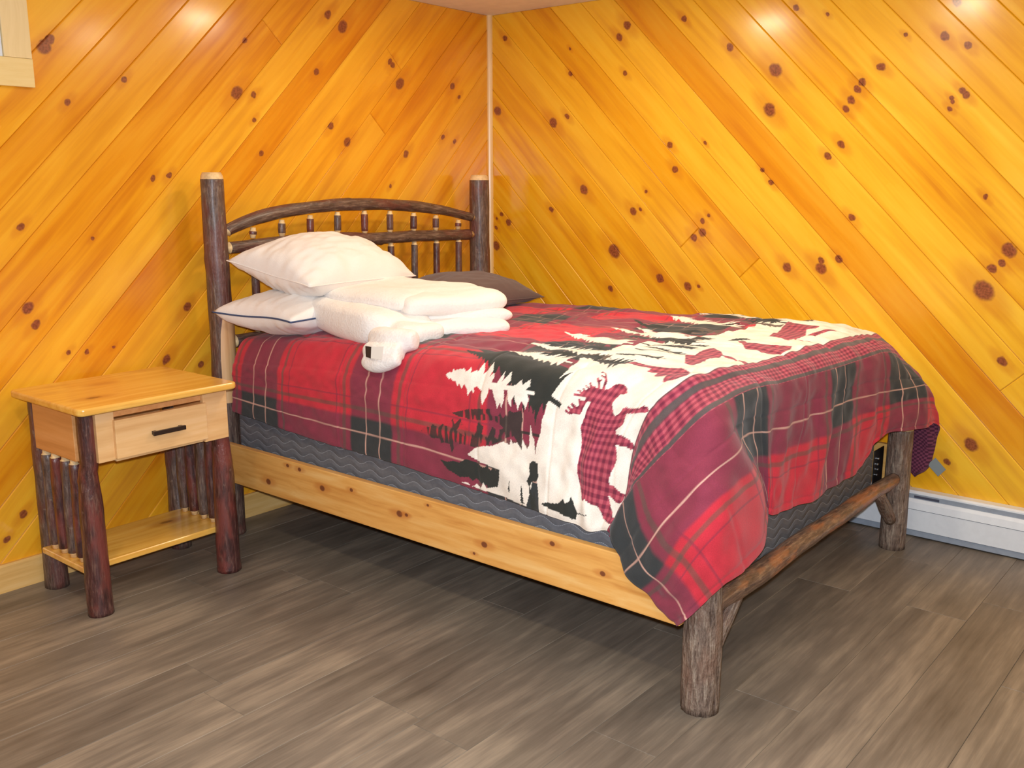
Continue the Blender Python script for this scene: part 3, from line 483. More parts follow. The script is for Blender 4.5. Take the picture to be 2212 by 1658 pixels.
PL['DTC']= [(1.056,0.06),(1.086,0.062),(1.109,0.07),(1.131,0.07),(1.156,0.085),(1.186,0.085),(1.204,0.082),(1.221,0.075),(1.241,0.082),(1.256,0.072),(1.264,0.085),(1.281,0.08),(1.289,0.097),(1.304,0.087),(1.319,0.085),(1.321,0.067),(1.309,0.04),(1.286,0.012),(1.276,0.027),(1.259,0.027),(1.244,0.012),(1.234,0.027),(1.219,0.02),(1.209,0.027),(1.191,0.035),(1.176,0.025),(1.161,0.032),(1.131,0.025),(1.109,0.032),(1.086,0.037)]
PL['DTA']= [(1.094,0.212),(1.131,0.225),(1.161,0.237),(1.201,0.245),(1.254,0.252),(1.249,0.232),(1.276,0.23),(1.291,0.252),(1.299,0.232),(1.324,0.257),(1.339,0.252),(1.369,0.262),(1.374,0.232),(1.369,0.2),(1.416,0.2),(1.493,0.197),(1.493,0.187),(1.416,0.192),(1.374,0.19),(1.379,0.15),(1.356,0.167),(1.341,0.18),(1.316,0.172),(1.264,0.147),(1.216,0.135),(1.186,0.125),(1.156,0.125),(1.134,0.125),(1.111,0.11),(1.101,0.09),(1.091,0.117),(1.071,0.117),(1.056,0.11),(1.051,0.125),(1.024,0.12),(1.009,0.13),(0.981,0.135),(0.994,0.152),(1.016,0.152),(1.024,0.162),(1.049,0.16),(1.064,0.17),(1.084,0.167),(1.101,0.195),(1.109,0.177),(1.131,0.2),(1.139,0.182),(1.116,0.162),(1.149,0.15),(1.151,0.18),(1.166,0.17),(1.186,0.157),(1.199,0.2),(1.221,0.19),(1.216,0.167),(1.239,0.16),(1.254,0.195),(1.269,0.187),(1.264,0.165),(1.279,0.162),(1.284,0.19),(1.301,0.197),(1.261,0.215),(1.214,0.207),(1.169,0.202),(1.124,0.205)]
PL['BIG']= [(1.081,0.462),(1.256,0.472),(1.481,0.39),(1.491,0.365),(1.483,0.332),(1.491,0.302),(1.498,0.272),(1.486,0.275),(1.463,0.295),(1.449,0.297),(1.439,0.282),(1.414,0.265),(1.404,0.277),(1.401,0.317),(1.376,0.342),(1.351,0.337),(1.314,0.355),(1.281,0.36),(1.251,0.36),(1.209,0.38),(1.154,0.412)]
PL['SMT']= [(1.476,0.027),(1.506,0.035),(1.533,0.037),(1.558,0.042),(1.571,0.05),(1.581,0.057),(1.593,0.047),(1.613,0.055),(1.616,0.067),(1.631,0.055),(1.653,0.03),(1.728,0.037),(1.728,0.035),(1.653,0.027),(1.646,0.012),(1.626,0.01),(1.608,0.015),(1.588,0.015),(1.556,0.02),(1.518,0.02),(1.491,0.022)]

NET = np.array(NET)
def hw(k, q):
    n = len(k); D = np.zeros((n, n))
    for i in range(n):
        if i == 0: D[0, 1] = 1/(k[1]-k[0]); D[0, 0] = -D[0, 1]
        elif i == n-1: D[i, i] = 1/(k[i]-k[i-1]); D[i, i-1] = -D[i, i]
        else:
            h0 = k[i]-k[i-1]; h1 = k[i+1]-k[i]
            D[i, i+1] += h0/(h1*(h0+h1)); D[i, i-1] -= h1/(h0*(h0+h1)); D[i, i] += (h1-h0)/(h0*h1)
    M = np.zeros((len(q), n)); j = np.clip(np.searchsorted(k, q, side='right')-1, 0, n-2); h = k[j+1]-k[j]; u = (q-k[j])/h; r = np.arange(len(q))
    M[r, j] += 2*u**3-3*u**2+1; M[r, j+1] += -2*u**3+3*u**2
    return M+((u**3-2*u**2+u)*h)[:, None]*D[j]+((u**3-u**2)*h)[:, None]*D[j+1]
def vnoise(shape, ext, cell, seed):
    """smooth value noise over a (s,t) grid; cell = feature size in metres along s and t"""
    rs = np.random.RandomState(seed); ns, nt = [int(e/c)+4 for e, c in zip(ext, cell)]; Z = rs.rand(ns, nt)*2-1
    def ax(n, e, c):
        q = np.linspace(0, e, n)/c+1; i = q.astype(int); f = q-i
        return i, [(-f**3+2*f**2-f)/2, (3*f**3-5*f**2+2)/2, (-3*f**3+4*f**2+f)/2, (f**3-f**2)/2]
    i, wi = ax(shape[0], ext[0], cell[0]); j, wj = ax(shape[1], ext[1], cell[1])
    A = sum(wi[a][:, None]*Z[np.clip(i-1+a, 0, ns-1)] for a in range(4)); return sum(wj[a][None, :]*A[:, np.clip(j-1+a, 0, nt-1)] for a in range(4))
NS, NTt = 930, 816; gs = np.linspace(0, 2.42, NS); gt = np.linspace(0, 2.12, NTt)
def surface(gs, gt):
    G = np.einsum('ia,abk,jb->ijk', hw(S_, gs), NET, hw(T_, gt))
    N = np.cross(np.gradient(G, axis=0), np.gradient(G, axis=1)); N /= np.linalg.norm(N, axis=2, keepdims=True)+1e-12
    if N[len(gs)//3, len(gt)//2, 2] < 0: N = -N
    sh = (len(gs), len(gt)); e = (2.42, 2.12); SS, TT = np.meshgrid(gs, gt, indexing='ij')
    d = .0042*vnoise(sh, e, (.11, .05), 1)+.0022*vnoise(sh, e, (.035, .03), 2)+.004*vnoise(sh, e, (.30, .09), 5)
    top = np.clip((TT-.36)/.1, 0, 1)*np.clip((1.95-SS)/.15, 0, 1)
    d += top*(.0060*vnoise(sh, e, (.16, .055), 3)+.003*vnoise(sh, e, (.05, .03), 8))
    foot = np.clip((SS-2.0)/.15, 0, 1); d += foot*(.012*vnoise(sh, e, (.25, .07), 4)+.004*vnoise(sh, e, (.06, .035), 6))
    side = np.clip((.34-TT)/.1, 0, 1)*np.clip((SS-1.2)/.3, 0, 1); d += side*.006*vnoise(sh, e, (.05, .2), 7)
    # quilting: shallow stitched channels
    d -= .0022*np.exp(-((((SS+.15) % .30)-.15)/.006)**2)+.0022*np.exp(-((((TT+.15) % .30)-.15)/.006)**2)
    return G+N*(d+.006)[..., None], N
G, N = surface(gs, gt)
SS, TT = np.meshgrid(gs, gt, indexing='ij')
def sm(x, a, b_): 
    u = np.clip((x-a)/(b_-a), 0, 1); return u*u*(3-2*u)
wob = .006*vnoise(SS.shape, (2.42, 2.12), (.2, .2), 11)
def bandp(x, bands, e=.007):
    r = np.zeros_like(x)
    for a, b_ in bands: r = np.maximum(r, sm(x, a-e, a+e)*(1-sm(x, b_-e, b_+e)))
    return r
def lines(x, cs, w_): 
    r = np.zeros_like(x)
    for c_ in cs: r = np.maximum(r, 1-sm(np.abs(x-c_), w_*.6, w_*1.3))
    return r
sb = [(.06, .275), (.655, .85), (1.235, 1.50), (2.0, 2.225)]; tb = [(-.1, .13), (.455, .625), (1.075, 1.27), (1.53, 1.76), (2.02, 2.3)]
ds = bandp(SS, sb); dt = bandp(TT, tb)
RED = np.array(s2l((206, 52, 66))); MAR = np.array(s2l((142, 57, 75))); DRK = np.array(s2l((58, 61, 62))); OLV = np.array(s2l((98, 84, 74))); LINE = np.array(s2l((226, 178, 160))); CRM = np.array(s2l((250, 240, 226)))
def lerp(A, B, m): return A+(B-A)*m[..., None]
col = np.ones(SS.shape+(3,))*RED
one = np.maximum(ds, dt); col = lerp(col, MAR, one); col = lerp(col, DRK, ds*dt)
# framing lines of the squares
e1 = []; e2 = []
for a, b_ in sb: e1 += [a-.030, b_+.030]; e2 += [a-.068, b_+.068]
f1 = []; f2 = []
for a, b_ in tb: f1 += [a-.030, b_+.030]; f2 += [a-.068, b_+.068]
inf = (1-sm(SS, 1.86, 1.9))+sm(SS, 2.0, 2.01)
for X, L1, L2 in ((SS, e1, e2), (TT, f1, f2)):
    col = lerp(col, OLV*1.0, lines(X, L1, .0075)*.62*np.clip(inf, 0, 1)); col = lerp(col, MAR*.9, lines(X, L2, .003)*.6)
wl_s = [.135, .205, .730, .795, 1.31, 1.375, 2.148]; wl_t = [.078, .490, .560, 1.12, 1.20, 1.60, 1.69]
wg = .5+.5*vnoise(SS.shape, (2.42, 2.12), (.1, .1), 12)
col = lerp(col, LINE, lines(SS+wob*.5, wl_s, .0030)*(.55+.4*np.clip(wg, 0, 1))*(.35+.65*(TT < .46) + .65*((TT >= .46) & (SS > 2)))); col = lerp(col, LINE, lines(TT+wob*.5, wl_t, .0030)*(.55+.4*np.clip(wg, 0, 1))*(.35+.65*((TT < .3) | (SS > 2))))
def inside(poly, m=.0):
    P = np.array(poly); s0, t0 = P.min(0)-.01; s1, t1 = P.max(0)+.01
    i0, i1 = np.searchsorted(gs, [s0, s1]); j0, j1 = np.searchsorted(gt, [t0, t1]); sub = (slice(i0, i1), slice(j0, j1)); x = SS[sub]; y = TT[sub]; r = np.zeros(x.shape, bool)
    for k in range(len(P)):
        ax, ay = P[k]; bx, by = P[(k+1) % len(P)]
        if ay == by: continue
        r ^= ((ay > y) != (by > y)) & (x < (bx-ax)*(y-ay)/(by-ay)+ax)
    out = np.zeros(SS.shape, bool); out[sub] = r; return out
chk = .5+.5*np.clip(3*np.sin(2*PI*SS/.0205), -1, 1); chk2 = .5+.5*np.clip(3*np.sin(2*PI*TT/.0205), -1, 1)
CH0 = np.array(s2l((198, 92, 106))); CH1 = np.array(s2l((164, 66, 84))); CH2 = np.array(s2l((122, 46, 66)))
CHK = lerp(lerp(np.ones(SS.shape+(3,))*CH0, CH1, np.maximum(chk, chk2)), CH2, chk*chk2)
TCOL = {'w': CRM, 'k': np.array(s2l((52, 54, 50)))}
# cream snow field
edge_t = np.array([-.1, 0, .12, .207, .292, .385, .47, .55, .75, .9, 1.05, 1.2, 1.4, 1.6, 1.75, 2.2]); edge_s = np.array([1.47, 1.466, 1.439, 1.449, 1.456, 1.476, 1.45, 1.47, 1.46, 1.50, 1.52, 1.55, 1.53, 1.46, 1.44, 1.44])
es = np.interp(gt, edge_t, edge_s)[None, :]+.008*vnoise(SS.shape, (2.42, 2.12), (.5, .04), 21)
def paint(mask, c): 
    global col
    col = np.where(mask[..., None], c, col)
def tree(s0, t0, s1, t1, w_, c, seed, sparse=.0):
    """conifer lying along s: tip (s0,t0), foot (s1,t1)"""
    rs = random.Random(seed); L = math.hypot(s1-s0, t1-t0); ux, uy = (s1-s0)/L, (t1-t0)/L; vx, vy = -uy, ux; poly = []
    for sgn in (1, -1):
        side = []; q = .0; k = 0; n = max(7, int(L/.019))
        for k in range(n):
            q0 = (k+.1)/n; q1 = min(1., (k+1.25)/n); wd = w_*((q1)**.85)*rs.uniform(.62, 1.12)*(1 if rs.random() > .12 else .6)
            side += [(q0*L, sgn*wd*.38), ((q1+.01)*L, sgn*wd)]
        side.append((L, sgn*w_*.15)); poly.append(side)
    pts = [(0, 0)]+poly[0]+poly[1][::-1]
    P = [(s0+a*ux+b_*vx, t0+a*uy+b_*vy) for a, b_ in pts]; m = inside(P)
    tw = w_*.07; T = [(L*.95, -tw), (L*1.12, -tw), (L*1.12, tw), (L*.95, tw)]
    m |= inside([(s0+a*ux+b_*vx, t0+a*uy+b_*vy) for a, b_ in T]); return m
snow = (SS > es) & (SS < 1.9)
for k, (a, b_, c_, d_, w_, cc) in enumerate(TREES):
    if cc == 'k' and c_ < 1.45 and b_ > .4: 
        mk = tree(a, b_, c_, d_, w_, cc, 100+k); see = .30 if k in (1, 2, 4, 7, 8) else 0
        st = (np.sin(TT*260+SS*90+3*wg) > .55)
        paint(mk & ~(st & (vnoise(SS.shape, (2.42, 2.12), (.06, .02), 40+k) > .25)), TCOL['k'])
paint(inside(PL['BIG']), TCOL['k'])
GRT = np.array(s2l((72, 60, 62))); dta = inside(PL['DTA']); col = np.where(dta[..., None], lerp(col, TCOL['k'], .9-.75*sm(vnoise(SS.shape, (2.42, 2.12), (.009, .035), 77)*(1-sm(SS, 1.30, 1.38)), .12, .3)), col)
paint(inside(PL['DTC']), TCOL['k'])
paint(snow, CRM)
for k, (a, b_, c_, d_, w_, cc) in enumerate(TREES):
    if (cc == 'w' or c_ >= 1.45) and b_ > .4: paint(tree(a, b_, c_, d_, w_, cc, 100+k), TCOL[cc])
for k in ('WT1', 'WT2'): paint(inside(PL[k]), CRM)
paint(inside(PL['SMT']), TCOL['k'])
paint(inside(PL['ROCK']), TCOL['k'])
for k, (a, b_, c_, d_, w_) in enumerate(UP): paint(tree(a, b_, c_, d_, w_, 'k', 300+k), TCOL['k'])
# far repeats of the small dark pines over the top of the bed
rs = random.Random(5)
for k in range(16):
    s0 = rs.uniform(1.25, 1.55); t0 = rs.uniform(.5, 1.75); paint(tree(s0, t0, s0+rs.uniform(.07, .2), t0+rs.uniform(-.02, .02), rs.uniform(.012, .03), 'k', 500+k), TCOL['k'] if k % 3 else OLV)
for nm in ('M2', 'M2leg', 'M3', 'M3leg', 'M3leg2', 'TR1', 'TR2'):
    m = inside(PL[nm]); col = np.where(m[..., None], CHK, col)
m = inside(MOOSE); col = np.where(m[..., None], CHK, col)
# border bands across the foot
STR = np.array(s2l((92, 84, 82))); bd = (SS > 1.852) & (SS < 2.004); col = np.where(bd[..., None], CHK, col)
for c_, w_, f in ((1.854, .003, .6), (1.899, .012, .95), (1.912, .003, .5), (1.994, .008, .95)):
    col = lerp(col, STR, (1-sm(np.abs(SS-c_), w_*.8, w_*1.25))*f)
hem = np.minimum(np.minimum(TT, 2.12-TT), np.minimum(2.42-SS, SS+.1)); 
nzc = 1+.07*vnoise(SS.shape, (2.42, 2.12), (.02, .02), 31)
col = np.clip(col*nzc[..., None], 0, 1)
def cloth(name, attr=None, colr=None, check=False):
    s = NT(name, .85, .15); s.b.inputs['Sheen Weight'].default_value = .15
    wv = s.noise(s.obj(), 420, 2)
    if attr: base = s.n('ShaderNodeAttribute', attribute_name=attr).outputs['Color']
    elif check:
        P = s.sep(s.obj()); a = s.math('SINE', s.math('MULTIPLY', s.math('ADD', P[1], P[0]), 420.)); b_ = s.math('SINE', s.math('MULTIPLY', P[2], 420.))
        base = s.mix(s.math('GREATER_THAN', s.math('MULTIPLY', a, b_), 0.), s2l((122, 62, 84)), s2l((78, 34, 56)))
    else: base = s.mix(0., colr, colr)
    s.col(s.mix(s.smooth(wv, .3, .7, 0., .14), base, (.02, .02, .02))); s.bump(s.math('ADD', wv, s.noise(s.obj(), 45, 3)), .22, .003); return s.m
def gridmesh(name, G, mat, parent=None):
    a, b_ = G.shape[:2]; m = bpy.data.meshes.new(name); idx = np.arange(a*b_).reshape(a, b_)
    q = np.stack([idx[:-1, :-1], idx[1:, :-1], idx[1:, 1:], idx[:-1, 1:]], -1).reshape(-1, 4)
    m.vertices.add(a*b_); m.vertices.foreach_set('co', G.astype(np.float32).ravel()); nf = len(q)
    m.loops.add(nf*4); m.loops.foreach_set('vertex_index', q.astype(np.int32).ravel()); m.polygons.add(nf)
    m.polygons.foreach_set('loop_start', np.arange(0, nf*4, 4, dtype=np.int32)); m.polygons.foreach_set('use_smooth', np.ones(nf, bool))
    m.update(calc_edges=True); m.materials.append(mat); return link(bpy.data.objects.new(name, m), parent)
cf = gridmesh('comforter', G, cloth('printed_comforter', 'Col'))
ca = cf.data.color_attributes.new('Col', 'FLOAT_COLOR', 'POINT'); ca.data.foreach_set('color', np.concatenate([col, np.ones(SS.shape+(1,))], 2).astype(np.float32).ravel())
tag(cf, 'red and black plaid comforter printed with moose and pine trees, spread over the log bed', 'comforter')
M_LIN = cloth('plum_check_lining', check=True)
gs2 = np.linspace(0, 2.42, 200); gt2 = np.linspace(0, 2.12, 176); G2, N2 = surface(gs2, gt2)
S2, T2 = np.meshgrid(gs2, gt2, indexing='ij'); ed = np.minimum(np.minimum(T2, 2.12-T2), np.minimum(2.42-S2, S2)); th = .013*np.clip(ed/.03, 0, 1)**.5+.0005
gridmesh('lining', G2-N2*th[..., None], M_LIN, cf)
# hem tag at the far corner
tg = mesh('care_tag', [(-.085, -2.222, .330), (-.085, -2.262, .292), (-.088, -2.238, .262), (-.088, -2.198, .300), (-.0835, -2.222, .330), (-.0835, -2.262, .292), (-.0865, -2.238, .262), (-.0865, -2.198, .300)], [[0, 1, 2, 3], [7, 6, 5, 4], [0, 1, 5, 4], [1, 2, 6, 5], [2, 3, 7, 6], [3, 0, 4, 7]], plain('grey_tag', (.22, .25, .25), .6), cf); tag(tg, 'small grey woven tag')

# ---------------------------------------------------------------- pillows
def fabric(name, c1, c2=None, bump=.15, sc=300., rough=.9):
    s = NT(name, rough, .15); g = s.noise(s.obj(), sc, 2); s.b.inputs['Sheen Weight'].default_value = .2
    s.col(s.mix(g, c1, c2 or c1)); s.bump(s.math('ADD', g, s.math('MULTIPLY', s.noise(s.obj(), 22, 3), 1.5)), bump, .004); return s.m
M_PW = fabric('white_pillow_cotton', (.80, .74, .69), (.84, .79, .75)); M_PG = fabric('taupe_pillowcase', (.115, .078, .070), (.15, .10, .09)); M_BL = fabric('cream_fleece', (.80, .75, .71), (.86, .82, .78), .5, 140.)
M_PIPE = plain('blue_piping', (.04, .07, .16), .6)
def pillow(name, c4, tu, tl, mat, seed=0, n=56, pinch=.07, wr=1., ex=.5):
    """c4 = corners 00,10,11,01; tu/tl thickness above / below the seam"""
    c4 = [Vector(c) for c in c4]; V = []; seam = []
    nrm = (c4[1]-c4[0]).cross(c4[3]-c4[0]).normalized()
    if nrm.z < 0: nrm = -nrm
    ctr = sum(c4, Vector())/4
    for side in (1, -1):
        for i in range(n+1):
            for j in range(n+1):
                u, v = i/n, j/n; U, Vv = 2*u-1, 2*v-1
                p = c4[0]*(1-u)*(1-v)+c4[1]*u*(1-v)+c4[2]*u*v+c4[3]*(1-u)*v
                f = pinch*((1-Vv*Vv)*abs(U)**3+(1-U*U)*abs(Vv)**3); p = p+(ctr-p)*f
                prof = (max(0, 1-U*U)**ex)*(max(0, 1-Vv*Vv)**ex); t = (tu if side > 0 else -tl)*prof
                wv = wr*(.006*mnoise.noise(Vector((u*5+seed, v*5, side*2)))+.010*mnoise.noise(Vector((u*2+seed, v*9, side)))*(1-prof)+.004*mnoise.noise(Vector((u*16+seed, v*12, side*3))))*min(1, prof*4)
                V.append(p+nrm*(t+wv+.004*math.sin(6*u+seed)*(1-prof)))
    n1 = n+1; o2 = n1*n1; F = []
    for i in range(n):
        for j in range(n):
            F.append([i*n1+j, (i+1)*n1+j, (i+1)*n1+j+1, i*n1+j+1]); F.append([o2+i*n1+j, o2+i*n1+j+1, o2+(i+1)*n1+j+1, o2+(i+1)*n1+j])
    o = mesh(name, V, F, mat, None, True, None, False)
    b = bmesh.new(); b.from_mesh(o.data); bmesh.ops.remove_doubles(b, verts=b.verts, dist=.0008); bmesh.ops.recalc_face_normals(b, faces=b.faces); b.to_mesh(o.data); b.free()
    ring = [V[i*n1] for i in range(n1)]+[V[n*n1+j] for j in range(1, n1)]+[V[i*n1+n] for i in range(n-1, -1, -1)]+[V[j] for j in range(n-1, 0, -1)]
    return o, ring, nrm
def tube(name, pts, r, mat, parent, closed=True, na=6):
    V = []; n = len(pts)
    for k in range(n):
        d = (pts[(k+1) % n]-pts[k-1 if (closed or k) else 0]).normalized() if closed else (pts[min(k+1, n-1)]-pts[max(k-1, 0)]).normalized()
        u = Vector((0, 0, 1)).cross(d).normalized(); v = d.cross(u)
        for j in range(na): V.append(pts[k]+(u*math.cos(2*PI*j/na)+v*math.sin(2*PI*j/na))*r)
    F = [[k*na+j, k*na+(j+1) % na, ((k+1) % n)*na+(j+1) % na, ((k+1) % n)*na+j] for k in range(n if closed else n-1) for j in range(na)]
    return mesh(name, V, F, mat, parent, True)
o, ring, nn = pillow('pillow', [(-1.755, -.205, .872), (-1.690, -.565, .858), (-1.02, -.575, .870), (-1.08, -.19, .885)], .085, .095, M_PW, 3, ex=.40)
tag(o, 'lower white bed pillow with thin blue piping, squashed under the plump white pillow', 'pillow', 'pillows at the head of the bed')
tube('piping', ring, .0032, M_PIPE, o)
o, ring, nn = pillow('pillow', [(-1.690, -.215, 1.047), (-1.625, -.590, .972), (-1.015, -.485, .960), (-1.06, -.165, 1.035)], .135, .105, M_PW, 8, wr=1.6)
tag(o, 'plump white pillow leaning on top of another white pillow beside the left bedpost', 'pillow', 'pillows at the head of the bed')
tube('seam', ring, .0022, M_PW, o)
o, ring, nn = pillow('pillow', [(-.93, -.17, .865), (-.93, -.60, .845), (-.285, -.56, .825), (-.265, -.175, .845)], .10, .055, M_PG, 5)
tag(o, 'dark taupe pillow lying by the right bedpost near the wall corner', 'pillow', 'pillows at the head of the bed')
tube('seam', ring, .002, M_PG, o)

# ---------------------------------------------------------------- folded fleece blanket
def pad(b, c4, th, seed, n=26, bend=0.):
    c4 = [Vector(c) for c in c4]; base = len(b.verts); vs = []; nrm = Vector((0, 0, 1)); ctr = sum(c4, Vector())/4
    for side in (1, -1):
        for i in range(n+1):
            for j in range(n+1):
                u, v = i/n, j/n; U, Vv = 2*u-1, 2*v-1
                def ez(q): return math.sin(q*PI/2)
                uu = (ez(U)+1)/2; vv = (ez(Vv)+1)/2
                p = c4[0]*(1-uu)*(1-vv)+c4[1]*uu*(1-vv)+c4[2]*uu*vv+c4[3]*(1-uu)*vv
                r = math.hypot(2*uu-1, 2*vv-1); p = p+(ctr-p)*.10*max(0, (abs(2*uu-1)*abs(2*vv-1))**3)
                a = (1-abs(2*uu-1)**7)**.5*(1-abs(2*vv-1)**7)**.5 if (abs(U) < 1 and abs(Vv) < 1) else 0
                p = p+nrm*(side*th/2*a+.010*mnoise.noise(Vector((uu*2.2+seed, vv*2.2, 0)))+.004*mnoise.noise(Vector((uu*7+seed, vv*7, side)))+bend*(uu-.5)**2)
                vs.append(b.verts.new(p))
    n1 = n+1; o2 = n1*n1
    for i in range(n):
        for j in range(n):
            for f in ([i*n1+j, (i+1)*n1+j, (i+1)*n1+j+1, i*n1+j+1], [o2+i*n1+j, o2+i*n1+j+1, o2+(i+1)*n1+j+1, o2+(i+1)*n1+j]):
                try: b.faces.new([vs[k] for k in f])
                except ValueError: pass
    bmesh.ops.remove_doubles(b, verts=vs, dist=.0006)
def roll(b, pts, rr, na=16, flat=1., n=30):
    P = smoothpath(pts, n); rings = []; m = len(rr)-1
    for k, p in enumerate(P):
        t = k/(n-1); q = t*m; j = min(int(q), m-1); r = rr[j]+(rr[j+1]-rr[j])*(q-j); r *= min(1, math.sqrt(max(1e-3, 1-(max(0, abs(2*t-1)-.86)/.14)**2)))
        d = (P[min(k+1, n-1)]-P[max(k-1, 0)]).normalized(); u = Vector((0, 0, 1)).cross(d); u = u.normalized() if u.length > .05 else Vector((1, 0, 0)); v = d.cross(u)
        rings.append([b.verts.new(p+u*math.cos(2*PI*a/na)*r*flat+v*math.sin(2*PI*a/na)*r*(1+.12*mnoise.noise(Vector((a*.5, t*5, 1))))) for a in range(na)])
    for k in range(n-1):
        for a in range(na): b.faces.new([rings[k][a], rings[k][(a+1) % na], rings[k+1][(a+1) % na], rings[k+1][a]])
    b.faces.new(rings[0][::-1]); b.faces.new(rings[-1])
def blob(parts, name, mat, parent, voxel=.006, sm_it=4, tris=None):
    b = bmesh.new()
    for f in parts: f(b)
    bmesh.ops.recalc_face_normals(b, faces=b.faces); m = bpy.data.meshes.new(name); b.to_mesh(m); b.free()
    o = bpy.data.objects.new(name, m); C.objects.link(o)
    r = o.modifiers.new('r', 'REMESH'); r.mode = 'VOXEL'; r.voxel_size = voxel
    s = o.modifiers.new('s', 'SMOOTH'); s.iterations = sm_it; s.factor = .5
    dg = bpy.context.evaluated_depsgraph_get(); me = bpy.data.meshes.new_from_object(o.evaluated_get(dg)); o.modifiers.clear(); o.data = me
    me.materials.clear(); me.materials.append(mat); me.polygons.foreach_set('use_smooth', [True]*len(me.polygons)); o.parent = parent; return o
bl = empty('folded_blanket', (-1.3, -.75, .8)); tag(bl, 'cream white fleece blanket folded in thick layers beside the white pillows', 'blanket')
def bpart(o): o.parent = bl; o.matrix_parent_inverse = Matrix.Translation((1.3, .75, -.8)); return o
bpart(blob([lambda b: pad(b, [(-1.545, -.925, .835), (-1.205, -1.165, .838), (-1.00, -.76, .845), (-1.40, -.48, .845)], .072, 1)], 'lower_fold', M_BL, bl))
bpart(blob([lambda b: pad(b, [(-1.50, -.87, .876), (-1.150, -1.130, .872), (-.98, -.78, .885), (-1.35, -.48, .89)], .056, 2)], 'middle_fold', M_BL, bl))
bpart(blob([lambda b: pad(b, [(-1.515, -.930, .910), (-1.125, -1.080, .912), (-.97, -.76, .925), (-1.33, -.55, .925)], .078, 3)], 'upper_fold', M_BL, bl))
bpart(blob([lambda b: pad(b, [(-1.530, -.50, .930), (-1.50, -.935, .915), (-1.01, -.745, .932), (-1.10, -.43, .938)], .070, 4)], 'top_fold', M_BL, bl, .006, 4))
bpart(blob([lambda b: pad(b, [(-1.545, -.36, .885), (-1.640, -.88, .846), (-1.42, -.995, .842), (-1.15, -.50, .875)], .122, 9),
            lambda b: pad(b, [(-1.56, -.86, .838), (-1.60, -1.01, .832), (-1.42, -1.04, .840), (-1.38, -.86, .845)], .070, 10),
            lambda b: roll(b, [(-1.615, -.900, .835), (-1.625, -.98, .832), (-1.600, -1.075, .838)], [.034, .044, .030]),
            lambda b: roll(b, [(-1.660, -.915, .802), (-1.668, -.98, .796), (-1.650, -1.06, .806)], [.028, .036, .026]),
            lambda b: roll(b, [(-1.682, -.925, .770), (-1.688, -.98, .764), (-1.672, -1.07, .788)], [.022, .030, .018])], 'draped_fold', M_BL, bl, .006, 8))
def quad(name, P, mat, th, parent):
    P = [Vector(p) for p in P]; n = (P[1]-P[0]).cross(P[3]-P[0]).normalized()*th; V = P+[p+n for p in P]
    return mesh(name, V, [[0, 1, 2, 3], [7, 6, 5, 4], [0, 1, 5, 4], [1, 2, 6, 5], [2, 3, 7, 6], [3, 0, 4, 7]], mat, parent)
bpart(quad('care_tag', [(-1.722, -0.998, 0.8257), (-1.722, -1.0521, 0.8327), (-1.722, -1.0421, 0.7916), (-1.722, -0.9942, 0.7891)], plain('white_label', (.9, .87, .8), .6), .0015, bl))
t2 = bpart(quad('black_tag', [(-1.708, -0.9549, 0.8223), (-1.721, -0.9969, 0.8254), (-1.721, -0.9931, 0.7888), (-1.708, -0.9554, 0.7886)], plain('black_label', (.02, .02, .022), .6), .0015, bl)); tag(t2, 'black woven label')

# ---------------------------------------------------------------- nightstand
ns = empty('nightstand', (-2.11, -.24, 0)); tag(ns, 'small pine nightstand on bark-covered log legs, left of the bed', 'nightstand')
def np_(o): o.parent = ns; o.matrix_parent_inverse = Matrix.Translation((2.11, .24, 0)); return o
b = bmesh.new(); x0, x1, y0, y1 = -2.412, -1.872, -.508, -.050; z0, z1 = .655, .678; rr = .022; out = []
for cx, cy, a0 in ((x1-rr, y1-rr, 0), (x0+rr, y1-rr, 90), (x0+rr, y0+rr, 180), (x1-rr, y0+rr, 270)):
    for k in range(7): a = math.radians(a0+15*k); out.append((cx+rr*math.cos(a), cy+rr*math.sin(a)))
f = b.faces.new([b.verts.new((p[0], p[1], z0)) for p in out]); e = bmesh.ops.extrude_face_region(b, geom=[f]); bmesh.ops.translate(b, verts=[v for v in e['geom'] if isinstance(v, bmesh.types.BMVert)], vec=(0, 0, z1-z0))
bmesh.ops.recalc_face_normals(b, faces=b.faces)
bmesh.ops.bevel(b, geom=[e for e in b.edges if abs(e.verts[0].co.z-e.verts[1].co.z) < 1e-5], offset=.007, segments=3, affect='EDGES', profile=.5)
np_(fin('tabletop', b, M_TOP, ns))
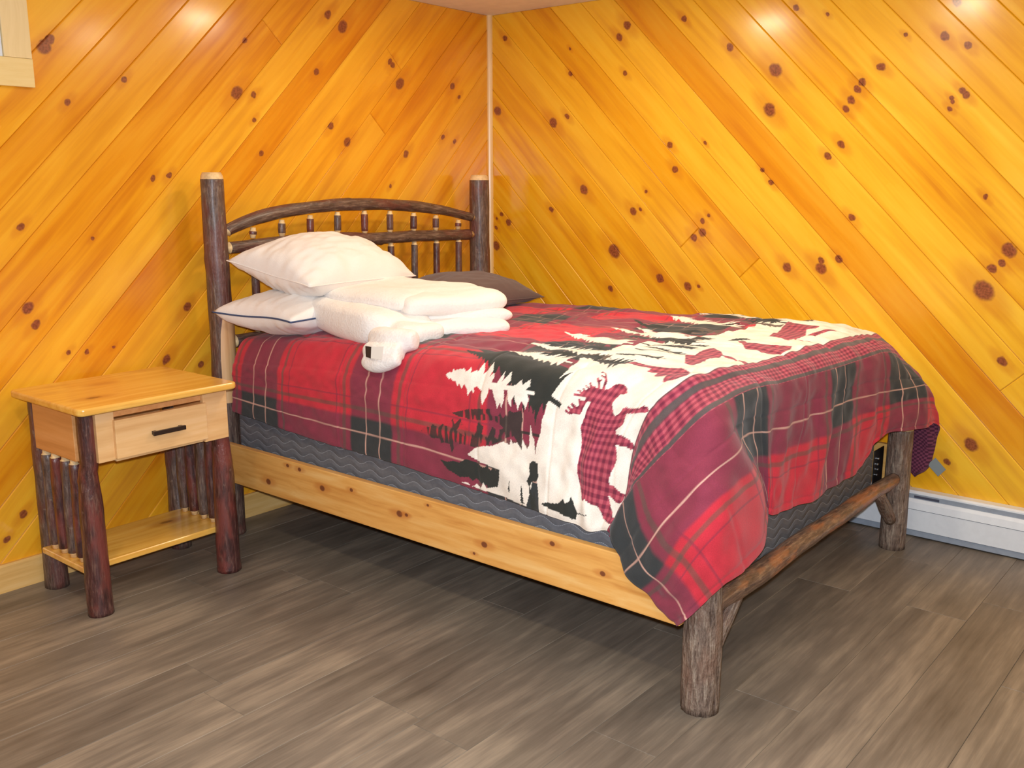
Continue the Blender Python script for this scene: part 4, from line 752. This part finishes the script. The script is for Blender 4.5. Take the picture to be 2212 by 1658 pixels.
for i, (x, y, r0, r1) in enumerate(((-2.352, -.405, .040, .027), (-1.892, -.418, .041, .026), (-2.337, -.088, .038, .034), (-1.872, -.088, .036, .032))):
    if y < -.3: np_(log('leg', [(x, y, 0), (x, y, .47), (x+.004*(1 if x < -2 else -1), y-.004, .478), (x+.004*(1 if x < -2 else -1), y-.004, .654)], [r0, r0*.97, r0*.93, r0*.88, r0*.86, r0*.72, r1, r1, r1], M_BARKR, ns, 60+i, nl=34, amp=.035, cap=0, knots=((.42, 4.3, .15), (.13, 4.6, .12))))
    else: np_(log('leg', [(x, y, 0), (x, y, .654)], [r0, r0*.95, r1], M_BARK, ns, 60+i, amp=.04, cap=0))
np_(box('side_panel', -2.372, -2.356, -.375, -.115, .490, .654, M_NSY, ns)); np_(box('side_panel', -1.882, -1.866, -.385, -.115, .490, .654, M_NSY, ns))
np_(box('back_panel', -2.30, -1.91, -.075, -.060, .490, .654, M_NSX, ns))
np_(box('front_stile', -2.336, -2.278, -.448, -.430, .490, .654, M_NSX, ns)); np_(box('front_stile', -1.972, -1.882, -.452, -.434, .482, .654, M_NSX, ns))
np_(box('front_rail', -2.277, -1.973, -.440, -.428, .482, .508, M_NSX, ns)); np_(box('front_rail', -2.277, -1.973, -.440, -.428, .622, .654, M_NSY, ns))
dr = np_(box('drawer', -2.284, -1.966, -.462, -.442, .494, .616, M_NSX, ns, .003))
hb = bmesh.new(); boxbm(hb, -2.170, -2.058, -.484, -.474, .548, .562, .002); boxbm(hb, -2.166, -2.154, -.475, -.462, .549, .561, .001); boxbm(hb, -2.074, -2.062, -.475, -.462, .549, .561, .001)
h_ = fin('handle', hb, plain('dark_bronze', (.05, .035, .03), .3, .6, .6), dr); tag(h_, 'dark bronze bar handle')
b = bmesh.new(); boxbm(b, -2.385, -1.872, -.385, -.110, .134, .155, .006, 3); np_(fin('lower_shelf', b, M_TOP, ns))
for sx in (-2.358, -1.886):
    for i, y in enumerate((-.335, -.275, -.215, -.155)):
        np_(log('spindle', [(sx, y, .172), (sx+.003*math.sin(i*2), y, .474)], [.017, .019, .018, .0165], M_BARK if i % 2 else M_BARKR, ns, 80+i+int(sx*-10), nl=16, na=12, amp=.12, taper=(.016, .011)))
